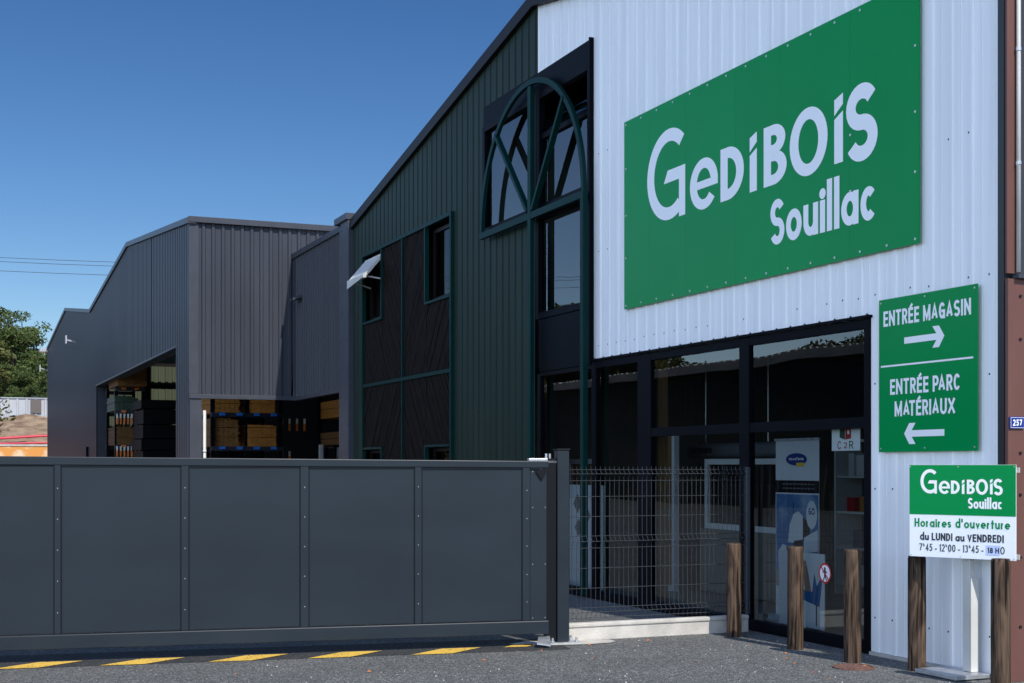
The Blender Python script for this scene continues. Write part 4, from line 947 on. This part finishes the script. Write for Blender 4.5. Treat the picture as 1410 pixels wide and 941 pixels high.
W_, H_ = .87, .73
hs = local_thing('opening_hours_sign', 'green and white opening hours board standing over two wooden bollards', 'sign', (7.21, 8.945, .93), (7.565 - 7.21, 8.16 - 8.945, 0))
MB().box((0, 0, -.006), (W_, H_, 0)).build('board', M['sign_white'], hs, **L_, bevel=.002)
a = MB(); poly(a, [(0.001, H_ * .46), (W_ - .001, H_ * .46), (W_ - .001, H_ - .001), (0.001, H_ - .001)], .0012); a.build('green_field', M['sign_green'], hs, **L_)
logo(MB(), .095, .503, .67, .193, .0018).build('lettering', M['sign_white'], hs, **L_)
text(MB(), 'Souillac', .49, .765, .39, .083, .0145, .0018, gap=.1).build('lettering', M['sign_white'], hs, **L_)
text(MB(), "Horaires d'ouverture", .045, .825, .237, .070, .0125, .0014, gap=.15, space=.5).build('lettering', M['sign_green'], hs, **L_)
t = MB(); text(t, 'du LUNDI au VENDREDI', .092, .775, .133, .060, .0115, .0014, gap=.13, space=.3)
text(t, '7^45 - 12^00 - 13^45 -', .085, .615, .048, .058, .0078, .0014, gap=.16, space=.34)
text(t, '0', .748, .782, .046, .058, .0078, .0014)
t.build('lettering', M['sign_black'], hs, **L_)
a = MB(); poly(a, [(.634, .036), (.745, .036), (.748, .112), (.636, .112)], .002); st_ = a.build('sticker', M['sticker'], hs, **L_)
text(MB(), '18 H', .645, .738, .052, .042, .0085, .0026, gap=.16, space=.3).build('lettering', M['sign_black'], st_, **L_)
rv = MB()
for u, v in ((.01, .715), (.41, .715), (.855, .715), (.015, .015), (.43, .015), (.855, .015)): rv.disc((u, v, .001), (0, 0, 1), .0042, .003, 8)
rv.build('rivet', M['rivet'], hs, **L_)
a = MB()
for v in (.03, .69): a.box((W_ - .01, v - .02, -.02), (W_ + .022, v + .02, -.007))
a.build('mounting_clip', M['concrete'], hs, **L_)

nb = local_thing('house_number_plate', 'small blue enamel house number plate on the brown corner', 'number plate', (7.562, 8.208, 1.935), (1, 0, 0))
MB().box((0, 0, -.012), (.14, .092, 0)).build('plate', M['sign_blue'], nb, **L_, bevel=.003)
t = MB(); text(t, '257', .026, .114, .022, .048, .0085, .002, gap=.2)
for q in ((.006, .006, .139, .0085), (.006, .0835, .139, .086), (.006, .0085, .0085, .0835), (.1365, .0085, .139, .0835)): poly(t, [(q[0], q[1]), (q[2], q[1]), (q[2], q[3]), (q[0], q[3])], .0012)
t.build('lettering', M['sign_white'], nb, **L_)

# ---------------------------------------------------------------- things behind the shop window
c2 = local_thing('brand_card', 'white card with a red and green cube hanging inside the window', 'sign', (7.66, 10.60, 1.79), (0, -1, 0))
MB().box((0, 0, -.006), (.42, .25, 0)).build('card', M['sign_white'], c2, **L_)
a = MB(); poly(a, [(.12, .12), (.20, .10), (.20, .20), (.15, .22), (.12, .19)], .001, 0); poly(a, [(.205, .10), (.29, .11), (.29, .21), (.205, .20)], .001, 1)
poly(a, [(.235, .15), (.265, .15), (.265, .185), (.235, .185)], .0016, 2); text(a, 'C', .085, .150, .015, .072, .0105, .001, mi=1); text(a, '2', .182, .232, .02, .055, .0095, .001, mi=1); text(a, 'R', .262, .325, .015, .072, .0105, .001, mi=0)
a.build('print', [M['green_wrap'], M['sign_red'], M['sign_white']], c2, **L_)
np_ = local_thing('no_entry_sticker', 'round red no pedestrians sticker low on the window', 'sticker', (7.60, 10.62, .62), (0, -1, 0))
a = MB(); disc2(a, 0, .04, .095, .095, .002, 0); ring_var(a, 0, .04, .095, .095, .018, .018, 0, 360, .003, mi=1)
disc2(a, 0, .085, .013, .013, .003, 2, 14); stroke(a, [(0, .07), (0, .02)], .024, .0032, mi=2); stroke(a, [(-.035, .045), (0, .062), (.035, .045)], .01, .0034, mi=2); stroke(a, [(-.025, -.03), (0, .02), (.028, -.028)], .012, .0036, mi=2)
stroke(a, [(-.062, .102), (.062, -.022)], .014, .0042, mi=1)
a.build('disc', [M['sign_white'], M['sign_red'], M['sign_black']], np_, **L_)
bn = local_thing('rollup_banner', 'tall roll-up banner with a house picture standing behind the last pane', 'banner', (8.3, 12.48, .03), (0, -1, 0))
W2 = .78
MB().box((0, .05, -.004), (W2, 1.89, 0)).build('sheet', M['poster_white'], bn, **L_); MB().box((-.01, 1.885, -.015), (W2 + .01, 1.91, .012)).build('top_bar', M['galv'], bn, **L_)
MB().box((-.02, 0, -.08), (W2 + .02, .05, .08)).build('base', M['galv'], bn, **L_)
a = MB(); disc2(a, .38, 1.69, .19, .065, .001, 0); text(a, 'novoferm', .25, .51, 1.68, .035, .007, .002, mi=1)
poly(a, [(.38, 1.615), (.52, 1.615), (.52, 1.655), (.38, 1.655)], .0025, 2)
poly(a, [(0, 1.34), (W2, 1.34), (W2, 1.47), (0, 1.47)], .001, 3); text(a, 'Porte de garage', .13, .66, 1.41, .03, .004, .002, mi=1) if False else None
for v in (1.425, 1.38):
    for k in range(9): poly(a, [(.13 + k * .065, v), (.18 + k * .065, v), (.18 + k * .065, v + .014), (.13 + k * .065, v + .014)], .002, 4)
a.build('header_print', [M['sign_blue'], M['sign_white'], M['yellow'], M['black_panel'], M['poster_grey']], bn, **L_)
a = MB(); poly(a, [(.01, .35), (W2 - .01, .35), (W2 - .01, 1.325), (.01, 1.325)], .001, 0)
poly(a, [(.05, .72), (.14, .80), (.24, .76), (.24, .55), (.06, .50)], .002, 1); poly(a, [(.2, .78), (.52, .80), (.52, .52), (.2, .52)], .0022, 2)
poly(a, [(.23, .82), (.26, 1.0), (.33, 1.12), (.42, 1.15), (.50, 1.10), (.50, .82)], .0024, 1); poly(a, [(.50, 1.10), (.62, 1.02), (.62, .86), (.50, .84)], .0026, 3)
poly(a, [(.52, .88), (.76, .97), (.76, .75), (.52, .72)], .0028, 1); poly(a, [(.34, .84), (.5, .86), (.5, .76), (.34, .74)], .003, 3); poly(a, [(.02, .35), (.76, .35), (.76, .50), (.4, .56), (.02, .52)], .0032, 4)
disc2(a, .655, 1.12, .095, .145, .0034, 1); text(a, 'GO', .60, .71, 1.12, .07, .013, .004, mi=5)
poly(a, [(.33, .76), (.34, .76), (.34, 1.25), (.33, 1.25)], .0021, 3); poly(a, [(.25, .55), (.32, .55), (.32, .72), (.25, .72)], .0036, 3)
a.build('house_print', [M['poster_sky'], M['poster_white'], M['poster_grey'], M['black_panel'], M['poster_tan'], M['sign_blue']], bn, **L_)
po = local_thing('poster_stand', 'low white poster with a blue armchair picture behind the middle bollard', 'poster', (8.0, 11.97, .05), (0, -1, 0))
MB().box((0, 0, -.01), (.78, .74, 0)).build('board', M['poster_white'], po, **L_)
a = MB(); poly(a, [(.36, .28), (.70, .22), (.74, .45), (.70, .60), (.62, .58), (.58, .36), (.36, .38)], .001, 0); poly(a, [(.40, .66), (.46, .36), (.56, .36), (.52, .52), (.47, .66)], .002, 1)
for q in ((.38, .05, .40, .28), (.64, .03, .66, .24)): poly(a, [(q[0], q[1]), (q[2], q[1]), (q[2], q[3]), (q[0], q[3])], .0015, 2)
poly(a, [(.44, .62), (.70, .62), (.72, .50), (.66, .42), (.60, .60)], .0025, 3)
a.build('armchair_print', [M['chair_blue'], M['skin'], M['orange_wood'], M['poster_white']], po, **L_)
wd = thing('display_window', 'white framed sample window standing inside behind the mesh fence', 'window', (9.2, 14.3, .85))
f = MB(); frame_yz(f, 13.75, 15.45, .85, 1.74, 9.25, .07, .06); f.box((9.19, 14.55, .92), (9.25, 14.61, 1.67)); f.build('frame', M['pvc'], wd); pane_yz(13.82, 15.38, .92, 1.67, 9.22).build('pane', M['glass'], wd)
MB().box((9.15, 13.7, .05), (9.35, 15.5, .845)).build('base', M['int_wall'], wd)
ac = thing('air_curtain', 'grey rounded air heater unit hanging above the sample window', 'air curtain', (9.5, 15.0, 1.74))
MB().box((9.45, 14.2, 1.76), (9.75, 16.4, 1.95)).build('case', M['poster_grey'], ac, bevel=.06, bseg=4); MB().box((9.44, 15.7, 1.82), (9.449, 16.25, 1.89)).build('grille', M['sign_black'], ac)
MB().tube([(9.6, 14.6, 1.955), (9.6, 14.6, 3.04)], .01, 6).build('hanger', M['galv'], ac); MB().tube([(9.6, 16.1, 1.955), (9.6, 16.1, 2.97)], .01, 6).build('hanger', M['galv'], ac)
for (x, y, w2, z1, lab) in ((8.9, 15.6, .9, 2.15, 'tall white door frame sample behind the wide black mullion'), (8.6, 17.3, .9, 1.75, 'white door frame sample beside the teal post')):
    t = thing('sample_door', lab, 'door', (x, y, .03), 0, 'sample doors inside the shop')
    f = MB(); frame_yz(f, y, y + w2, .03, z1, x, .07, .07); f.build('frame', M['pvc'], t); MB().box((x - .05, y + .07, .1), (x - .02, y + w2 - .07, z1 - .07)).build('leaf', M['orange_wood'], t); MB().box((x - .09, y + .12, .95), (x - .05, y + .15, 1.1)).build('handle', M['galv'], t)
ct = thing('counter', 'beige panelled counter standing deep inside the shop', 'counter', (11.5, 10.5, .03))
MB().box((11.3, 9.2, .03), (12.0, 11.6, 1.05)).build('body', M['int_wall'], ct, bevel=.01); MB().box((11.25, 9.15, 1.055), (12.05, 11.65, 1.10)).build('worktop', M['orange_wood'], ct, bevel=.008)
sh = thing('sample_wall', 'grey sliding panel sample standing behind the last pane', 'panel', (9.6, 10.8, .03))
MB().box((9.6, 10.35, .03), (9.68, 11.35, 1.85)).build('leaf', M['poster_grey'], sh, bevel=.004); MB().box((9.58, 10.33, 1.40), (9.598, 11.37, 1.46)).box((9.58, 10.33, .8), (9.598, 11.37, .85)).build('rail', M['sign_black'], sh)
pb = local_thing('sample_board', 'small white sample board with dark diamonds behind the mesh fence', 'sample board', (7.95, 16.9, .05), (0, -1, 0))
MB().box((0, 0, -.03), (1.0, 1.35, 0)).build('board', M['poster_white'], pb, **L_)
a = MB()
for cx, cy_, r_ in ((.25, 1.1, .13), (.5, .95, .15), (.28, .78, .12)): poly(a, [(cx - r_, cy_), (cx, cy_ - r_), (cx + r_, cy_), (cx, cy_ + r_)], .001)
a.build('diamond_print', M['poster_grey'], pb, **L_)

# ---------------------------------------------------------------- small ground things
dc = thing('drain_cover', 'flat rusty iron drain cover in the asphalt beside the bollard', 'drain cover', (6.95, 9.32, 0), R(-20))
mb = MB(); n = 20; mb.tube([(0, 0, .001), (0, 0, .006)], .15, 24); mb.build('cover', M['rust'], dc, local=True)
mb = MB()
for i in range(24):
    a0, a1 = R(15 * i), R(15 * i + 15.2)
    mb.hexa([(.153*math.cos(a0), .153*math.sin(a0), .001), (.17*math.cos(a0), .17*math.sin(a0), .001), (.17*math.cos(a1), .17*math.sin(a1), .001), (.153*math.cos(a1), .153*math.sin(a1), .001)],
            [(.153*math.cos(a0), .153*math.sin(a0), .011), (.17*math.cos(a0), .17*math.sin(a0), .011), (.17*math.cos(a1), .17*math.sin(a1), .011), (.153*math.cos(a1), .153*math.sin(a1), .011)])
mb.build('rim', M['rust'], dc, local=True)
lf = MB(); lf.add([(0, 0, .004), (.02, .008, .010), (.042, 0, .006), (.02, -.010, .004), (.02, 0, .014)], [(0, 3, 4), (3, 2, 4), (2, 1, 4), (1, 0, 4)])
leaf0 = lf.build('dry_leaf', M['dry_leaf']); leaf_pos = [(6.62, 9.7), (5.0, 11.25), (4.3, 10.9), (6.9, 10.25), (6.75, 9.95), (7.05, 9.35), (6.5, 9.2), (5.9, 10.0), (5.2, 10.6), (6.2, 11.5), (5.55, 11.4), (3.2, 10.6), (2.2, 10.9), (6.98, 10.9), (6.4, 8.9)]
leaf0['label'] = 'dry orange fallen leaf lying loose on the grey asphalt'; leaf0['category'] = 'leaf'; leaf0['group'] = 'fallen leaves on the asphalt'
for i, (x, y) in enumerate(leaf_pos):
    o = leaf0 if i == 0 else leaf0.copy()
    if i: C.objects.link(o)
    o.location = (x, y, 0); o.rotation_euler = (0, 0, random.uniform(0, 6)); s = random.uniform(.8, 1.5); o.scale = (s, s, s)
# loose stones at the wall corner
gr = MB()
for i in range(260):
    x = random.uniform(7.45, 7.95); y = random.uniform(7.6, 8.1); r_ = random.uniform(.008, .025)
    if (x - 7.28)**2 + (y - 8)**2 < .012: continue
    gr.add([(x - r_, y, .0), (x, y - r_, .0), (x + r_, y, .0), (x, y + r_, .0), (x + r_*.2, y, r_)], [(0, 1, 4), (1, 2, 4), (2, 3, 4), (3, 0, 4)])
for i in range(160):
    x = random.uniform(2, 7.5); y = random.gauss(9.5, .9); r_ = random.uniform(.003, .009)
    gr.add([(x - r_, y, .0), (x, y - r_, .0), (x + r_, y, .0), (x, y + r_, .0), (x, y, r_)], [(0, 1, 4), (1, 2, 4), (2, 3, 4), (3, 0, 4)])
o = gr.build('loose_gravel', M['concrete']); tag(o, 'pale loose gravel scattered over the asphalt', 'gravel', kind='stuff')
# red striped post at the left edge
rp = thing('marker_post', 'short red and white marker post at the left end of the gate', 'post', (0.46, 11.72, 0))
MB().box((.425, 11.69, 0), (.485, 11.75, .17)).build('shaft', M['red_white'], rp); MB().box((.43, 11.695, .171), (.48, 11.745, .2)).build('cap', M['sign_white'], rp)

# ---------------------------------------------------------------- beyond the yard, left
def far_box(name, label, cat, m, x0, x1, y0, y1, z0, z1):
    return tag(MB().box((x0, y0, z0), (x1, y1, z1)).build(name, m), label, cat)
ow = thing('retaining_wall', 'orange rendered retaining wall with a pale concrete coping', 'wall', (0, 83, 0))
MB().box((-40, 83.0, 0), (30, 83.5, 2.78)).build('render', M['orange_wall'], ow); MB().box((-40, 82.95, 2.78), (30, 83.55, 2.88)).build('coping', M['concrete'], ow)
for (dz, y, lab, r_) in ((0, 84.4, 'lower pink red plastic duct lying behind the orange wall', .055), (.25, 85.6, 'upper pink red plastic duct lying across the earth bank', .075)):
    pts = []
    for i in range(60):
        x = -30 + i; pts.append((x, y, 2.95 + (x + 2) * (.045 if dz else .003) * 1.0 + dz * .35 + .03 * math.sin(x * 1.3)))
    if dz: pts = [(p[0], p[1], max(2.9, min(4.2, p[2]))) for p in pts]
    tag(MB().tube(pts, r_, 8).build('plastic_duct', M['pink'], smooth=True), lab, 'duct', 'pink red ducts')
gfz = thing('metal_fence', 'pale grey corrugated metal fence along the top of the earth bank', 'fence', (0, 101.3, 4.9))
corrugated((0, 101.8, 0), (1, 0, 0), (0, -1, 0), -40, 30, lambda x: 6.36, lambda x: 5.0, pitch=.62, rib=.10, slope=.05, depth=.06).build('sheeting', M['grey_metal'], gfz)
MB().box((-40, 101.70, 6.36), (30, 101.9, 6.42)).build('top_rail', M['galv'], gfz)
MB().box((6.35, 101.66, 5.35), (7.05, 101.72, 6.3)).build('vent_grille', M['mesh_grey'], gfz)
for i, (z, s) in enumerate(((19.6, 'highest'), (19.25, 'middle'), (18.45, 'lowest'))):
    pts = [(-90 + 16 * k, 133 - 16 * k * .37 + (-90) * 0, z + .0 + ((k - 8) / 9) ** 2 * 3 - (0.3 if k == 8 else 0) ) for k in range(18)]
    pts = [(x, 128 - x * .25, z - .02 * (x - 5) + .0006 * (x - 10) ** 2) for x in [-110 + 8 * k for k in range(34)]]
    tag(MB().tube(pts, .022, 5).build('power_cable', M['cable']), s + ' of three thin power cables crossing the sky at the left', 'cable', 'power cables')

# trees
import numpy as np
def leaf_cloud(mb, centers, n, size, rs, mi=0, flat=.6):
    for _ in range(n):
        cx, cy_, cz_, r_ = rs.choice(centers)
        a = rs.uniform(0, 2 * math.pi); u = rs.uniform(-1, 1); rad = r_ * (rs.uniform(.15, 1) ** .45)
        q = math.sqrt(1 - u * u); p = Vector((cx + rad * q * math.cos(a), cy_ + rad * q * math.sin(a), cz_ + rad * u * flat))
        d = Vector((rs.gauss(0, 1), rs.gauss(0, 1), rs.gauss(0, 1))).normalized(); e = d.cross(Vector((rs.gauss(0, 1), rs.gauss(0, 1), rs.gauss(0, 1)))).normalized()
        s = size * rs.uniform(.6, 1.4)
        b = len(mb.v); mb.v += [tuple(p - d * s), tuple(p + e * s * .45), tuple(p + d * s), tuple(p - e * s * .45)]; mb.f.append((b, b+1, b+2, b+3)); mb.mi.append(mi)
def make_tree(name, label, cat, h, seed, kind, n=9000, size=.12, group=None, radius=None):
    rs = random.Random(seed); t = thing(name, label, cat, (0, 0, 0), 0, group)
    tr = MB(); R0 = radius or h * .3; cs = []
    tr.tube([(0, 0, -.3), (.05, 0, h * .3), (-.05, .08, h * .6), (0, 0, h * .9)], [h * .028, h * .022, h * .014, h * .004], 8)
    nb_ = 30 if kind == 'pine' else 22
    for i in range(nb_):
        a = rs.uniform(0, 6.28); z0 = h * (rs.uniform(.12, .85) if kind == 'pine' else rs.uniform(.3, .85))
        if kind == 'pine': ln = R0 * (1.15 - .75 * (z0 / h)) * rs.uniform(.6, 1.15); rise = .2
        else: ln = R0 * rs.uniform(.55, 1.05) * math.sin(min(1, (z0 / h)) * 2.6 + .25); rise = .55
        e = (ln * math.cos(a), ln * math.sin(a), z0 + ln * rise); m_ = (e[0] * .5, e[1] * .5, z0 + ln * rise * .35)
        tr.tube([(0, 0, z0), m_, e], [h * .010, h * .006, h * .002], 5, cap=False)
        cs.append((*e, R0 * rs.uniform(.22, .40))); cs.append((*m_, R0 * rs.uniform(.2, .34)))
    cs.append((0, 0, h * .93, R0 * .3))
    tr.build('trunk', M['bark'], t); cr = MB(); leaf_cloud(cr, cs, n, size, rs); cr.build('crown', M['pine' if kind == 'pine' else 'leaf'], t)
    return t
t0 = make_tree('broadleaf_tree', 'olive green broadleaf tree reaching into the left edge beside the pine hill', 'tree', 6.6, 5, 'leaf', 16000, .085, radius=3.0)
t0.location = (-0.75, 42.6, 0); t0.scale = (1, 1, .96)
lab_p = 'dark green pine tree growing on the wooded hill above the metal fence'
pines = [make_tree('pine_tree', lab_p, 'tree', 10, s, 'pine', 9000, .17, 'pine trees on the hill', 3.4) for s in (11, 12, 13)]
rs = random.Random(21); k = 0
spots = []
for row, y in enumerate((110, 117, 125, 134, 144, 155)):
    for j in range(7):
        spots.append((-3 + j * 4.6 + (row % 2) * 2.2 + row * .5 + rs.uniform(-1, 1), y + rs.uniform(-2, 2)))
spots = [p_ for p_ in spots if p_[0] < .088 * p_[1]] + [(1.5 + 1.75 * j_, 106.5 + (j_ % 2) * 1.5) for j_ in range(6)]
for i, (x, y) in enumerate(spots):
    o = pines[i] if i < 3 else copy_tree(pines[i % 3])
    s = rs.uniform(.66, .86) * (1.0 if x < .062 * y else .72) * (.5 if y < 109 else 1); o.location = (x, y, hillz(x, y) - .3); o.rotation_euler = (0, 0, rs.uniform(0, 6.28)); o.scale = (s, s, s)
lab_o = 'large tree behind the long shed seen only as a reflection in the shop glass'
big_t = make_tree('broadleaf_tree', lab_o, 'tree', 13, 33, 'leaf', 9000, .26, 'trees behind the long shed', 5)
for i, (x, y, s) in enumerate(((-34, 98, 1.0), (-33, 92, .95), (-36, 105, 1.15), (-34, 86, .72), (-38, 112, 1.2), (-35, 120, 1.2), (-40, 74, .78), (-41, 66, .74), (-36, 130, 1.3))):
    o = big_t if i == 0 else copy_tree(big_t); o.location = (x, y, 0); o.rotation_euler = (0, 0, i * 1.3); o.scale = (s, s, s)

# ---------------------------------------------------------------- across the yard (mirrored in the shop windows)
sd_ = thing('long_shed', 'long dark shed with a pale corrugated roof, mirrored in the shop windows', 'building', (-16.1, 55, 0))
corrugated((-16.1, 0, 0), (0, 1, 0), (1, 0, 0), 30, 78, lambda y: 5.74, lambda y: 0, pitch=.5, rib=.12, slope=.04, depth=.05).build('wall', M['shed_wall'], sd_)
mb = MB()
y = 30.0
while y < 78:
    mb.hexa([(-15.6, y, 5.78), (-24, y, 6.6), (-24, y + .5, 6.6), (-15.6, y + .5, 5.78)], [(-15.6, y + .1, 6.12), (-24, y + .1, 6.95), (-24, y + .4, 6.95), (-15.6, y + .4, 6.12)]); y += .5
mb.box((-15.7, 29.9, 5.72), (-15.59, 78.1, 6.06)); mb.build('roof', M['shed_roof'], sd_)
mb = MB(); mb.box((-24, 30, 0), (-16.2, 30.1, 5.7)); mb.box((-24, 77.9, 0), (-16.2, 78, 5.7)); mb.box((-24.1, 30, 0), (-24, 78, 6.5)); mb.build('wall', M['shed_wall'], sd_)
mb = MB()
for y in (38, 48, 58, 68): mb.box((-16.02, y, 0), (-15.95, y + 4, 4.2))
mb.build('door', M['int_dark'], sd_)
bh = thing('brick_outhouse', 'small brick outhouse with a red tiled roof, mirrored in the shop windows', 'building', (-12, 74, 0))
MB().box((-14.5, 70, 0), (-10, 77, 3.6)).build('wall', M['brick'], bh); MB().hexa([(-15, 69.6, 3.6), (-9.6, 69.6, 3.6), (-9.6, 77.4, 3.6), (-15, 77.4, 3.6)], [(-12.4, 69.6, 5.2), (-12.2, 69.6, 5.2), (-12.2, 77.4, 5.2), (-12.4, 77.4, 5.2)]).build('roof', M['tile'], bh)
MB().box((-9.99, 72, 1.4), (-9.94, 74, 2.6)).build('window', M['sign_black'], bh)
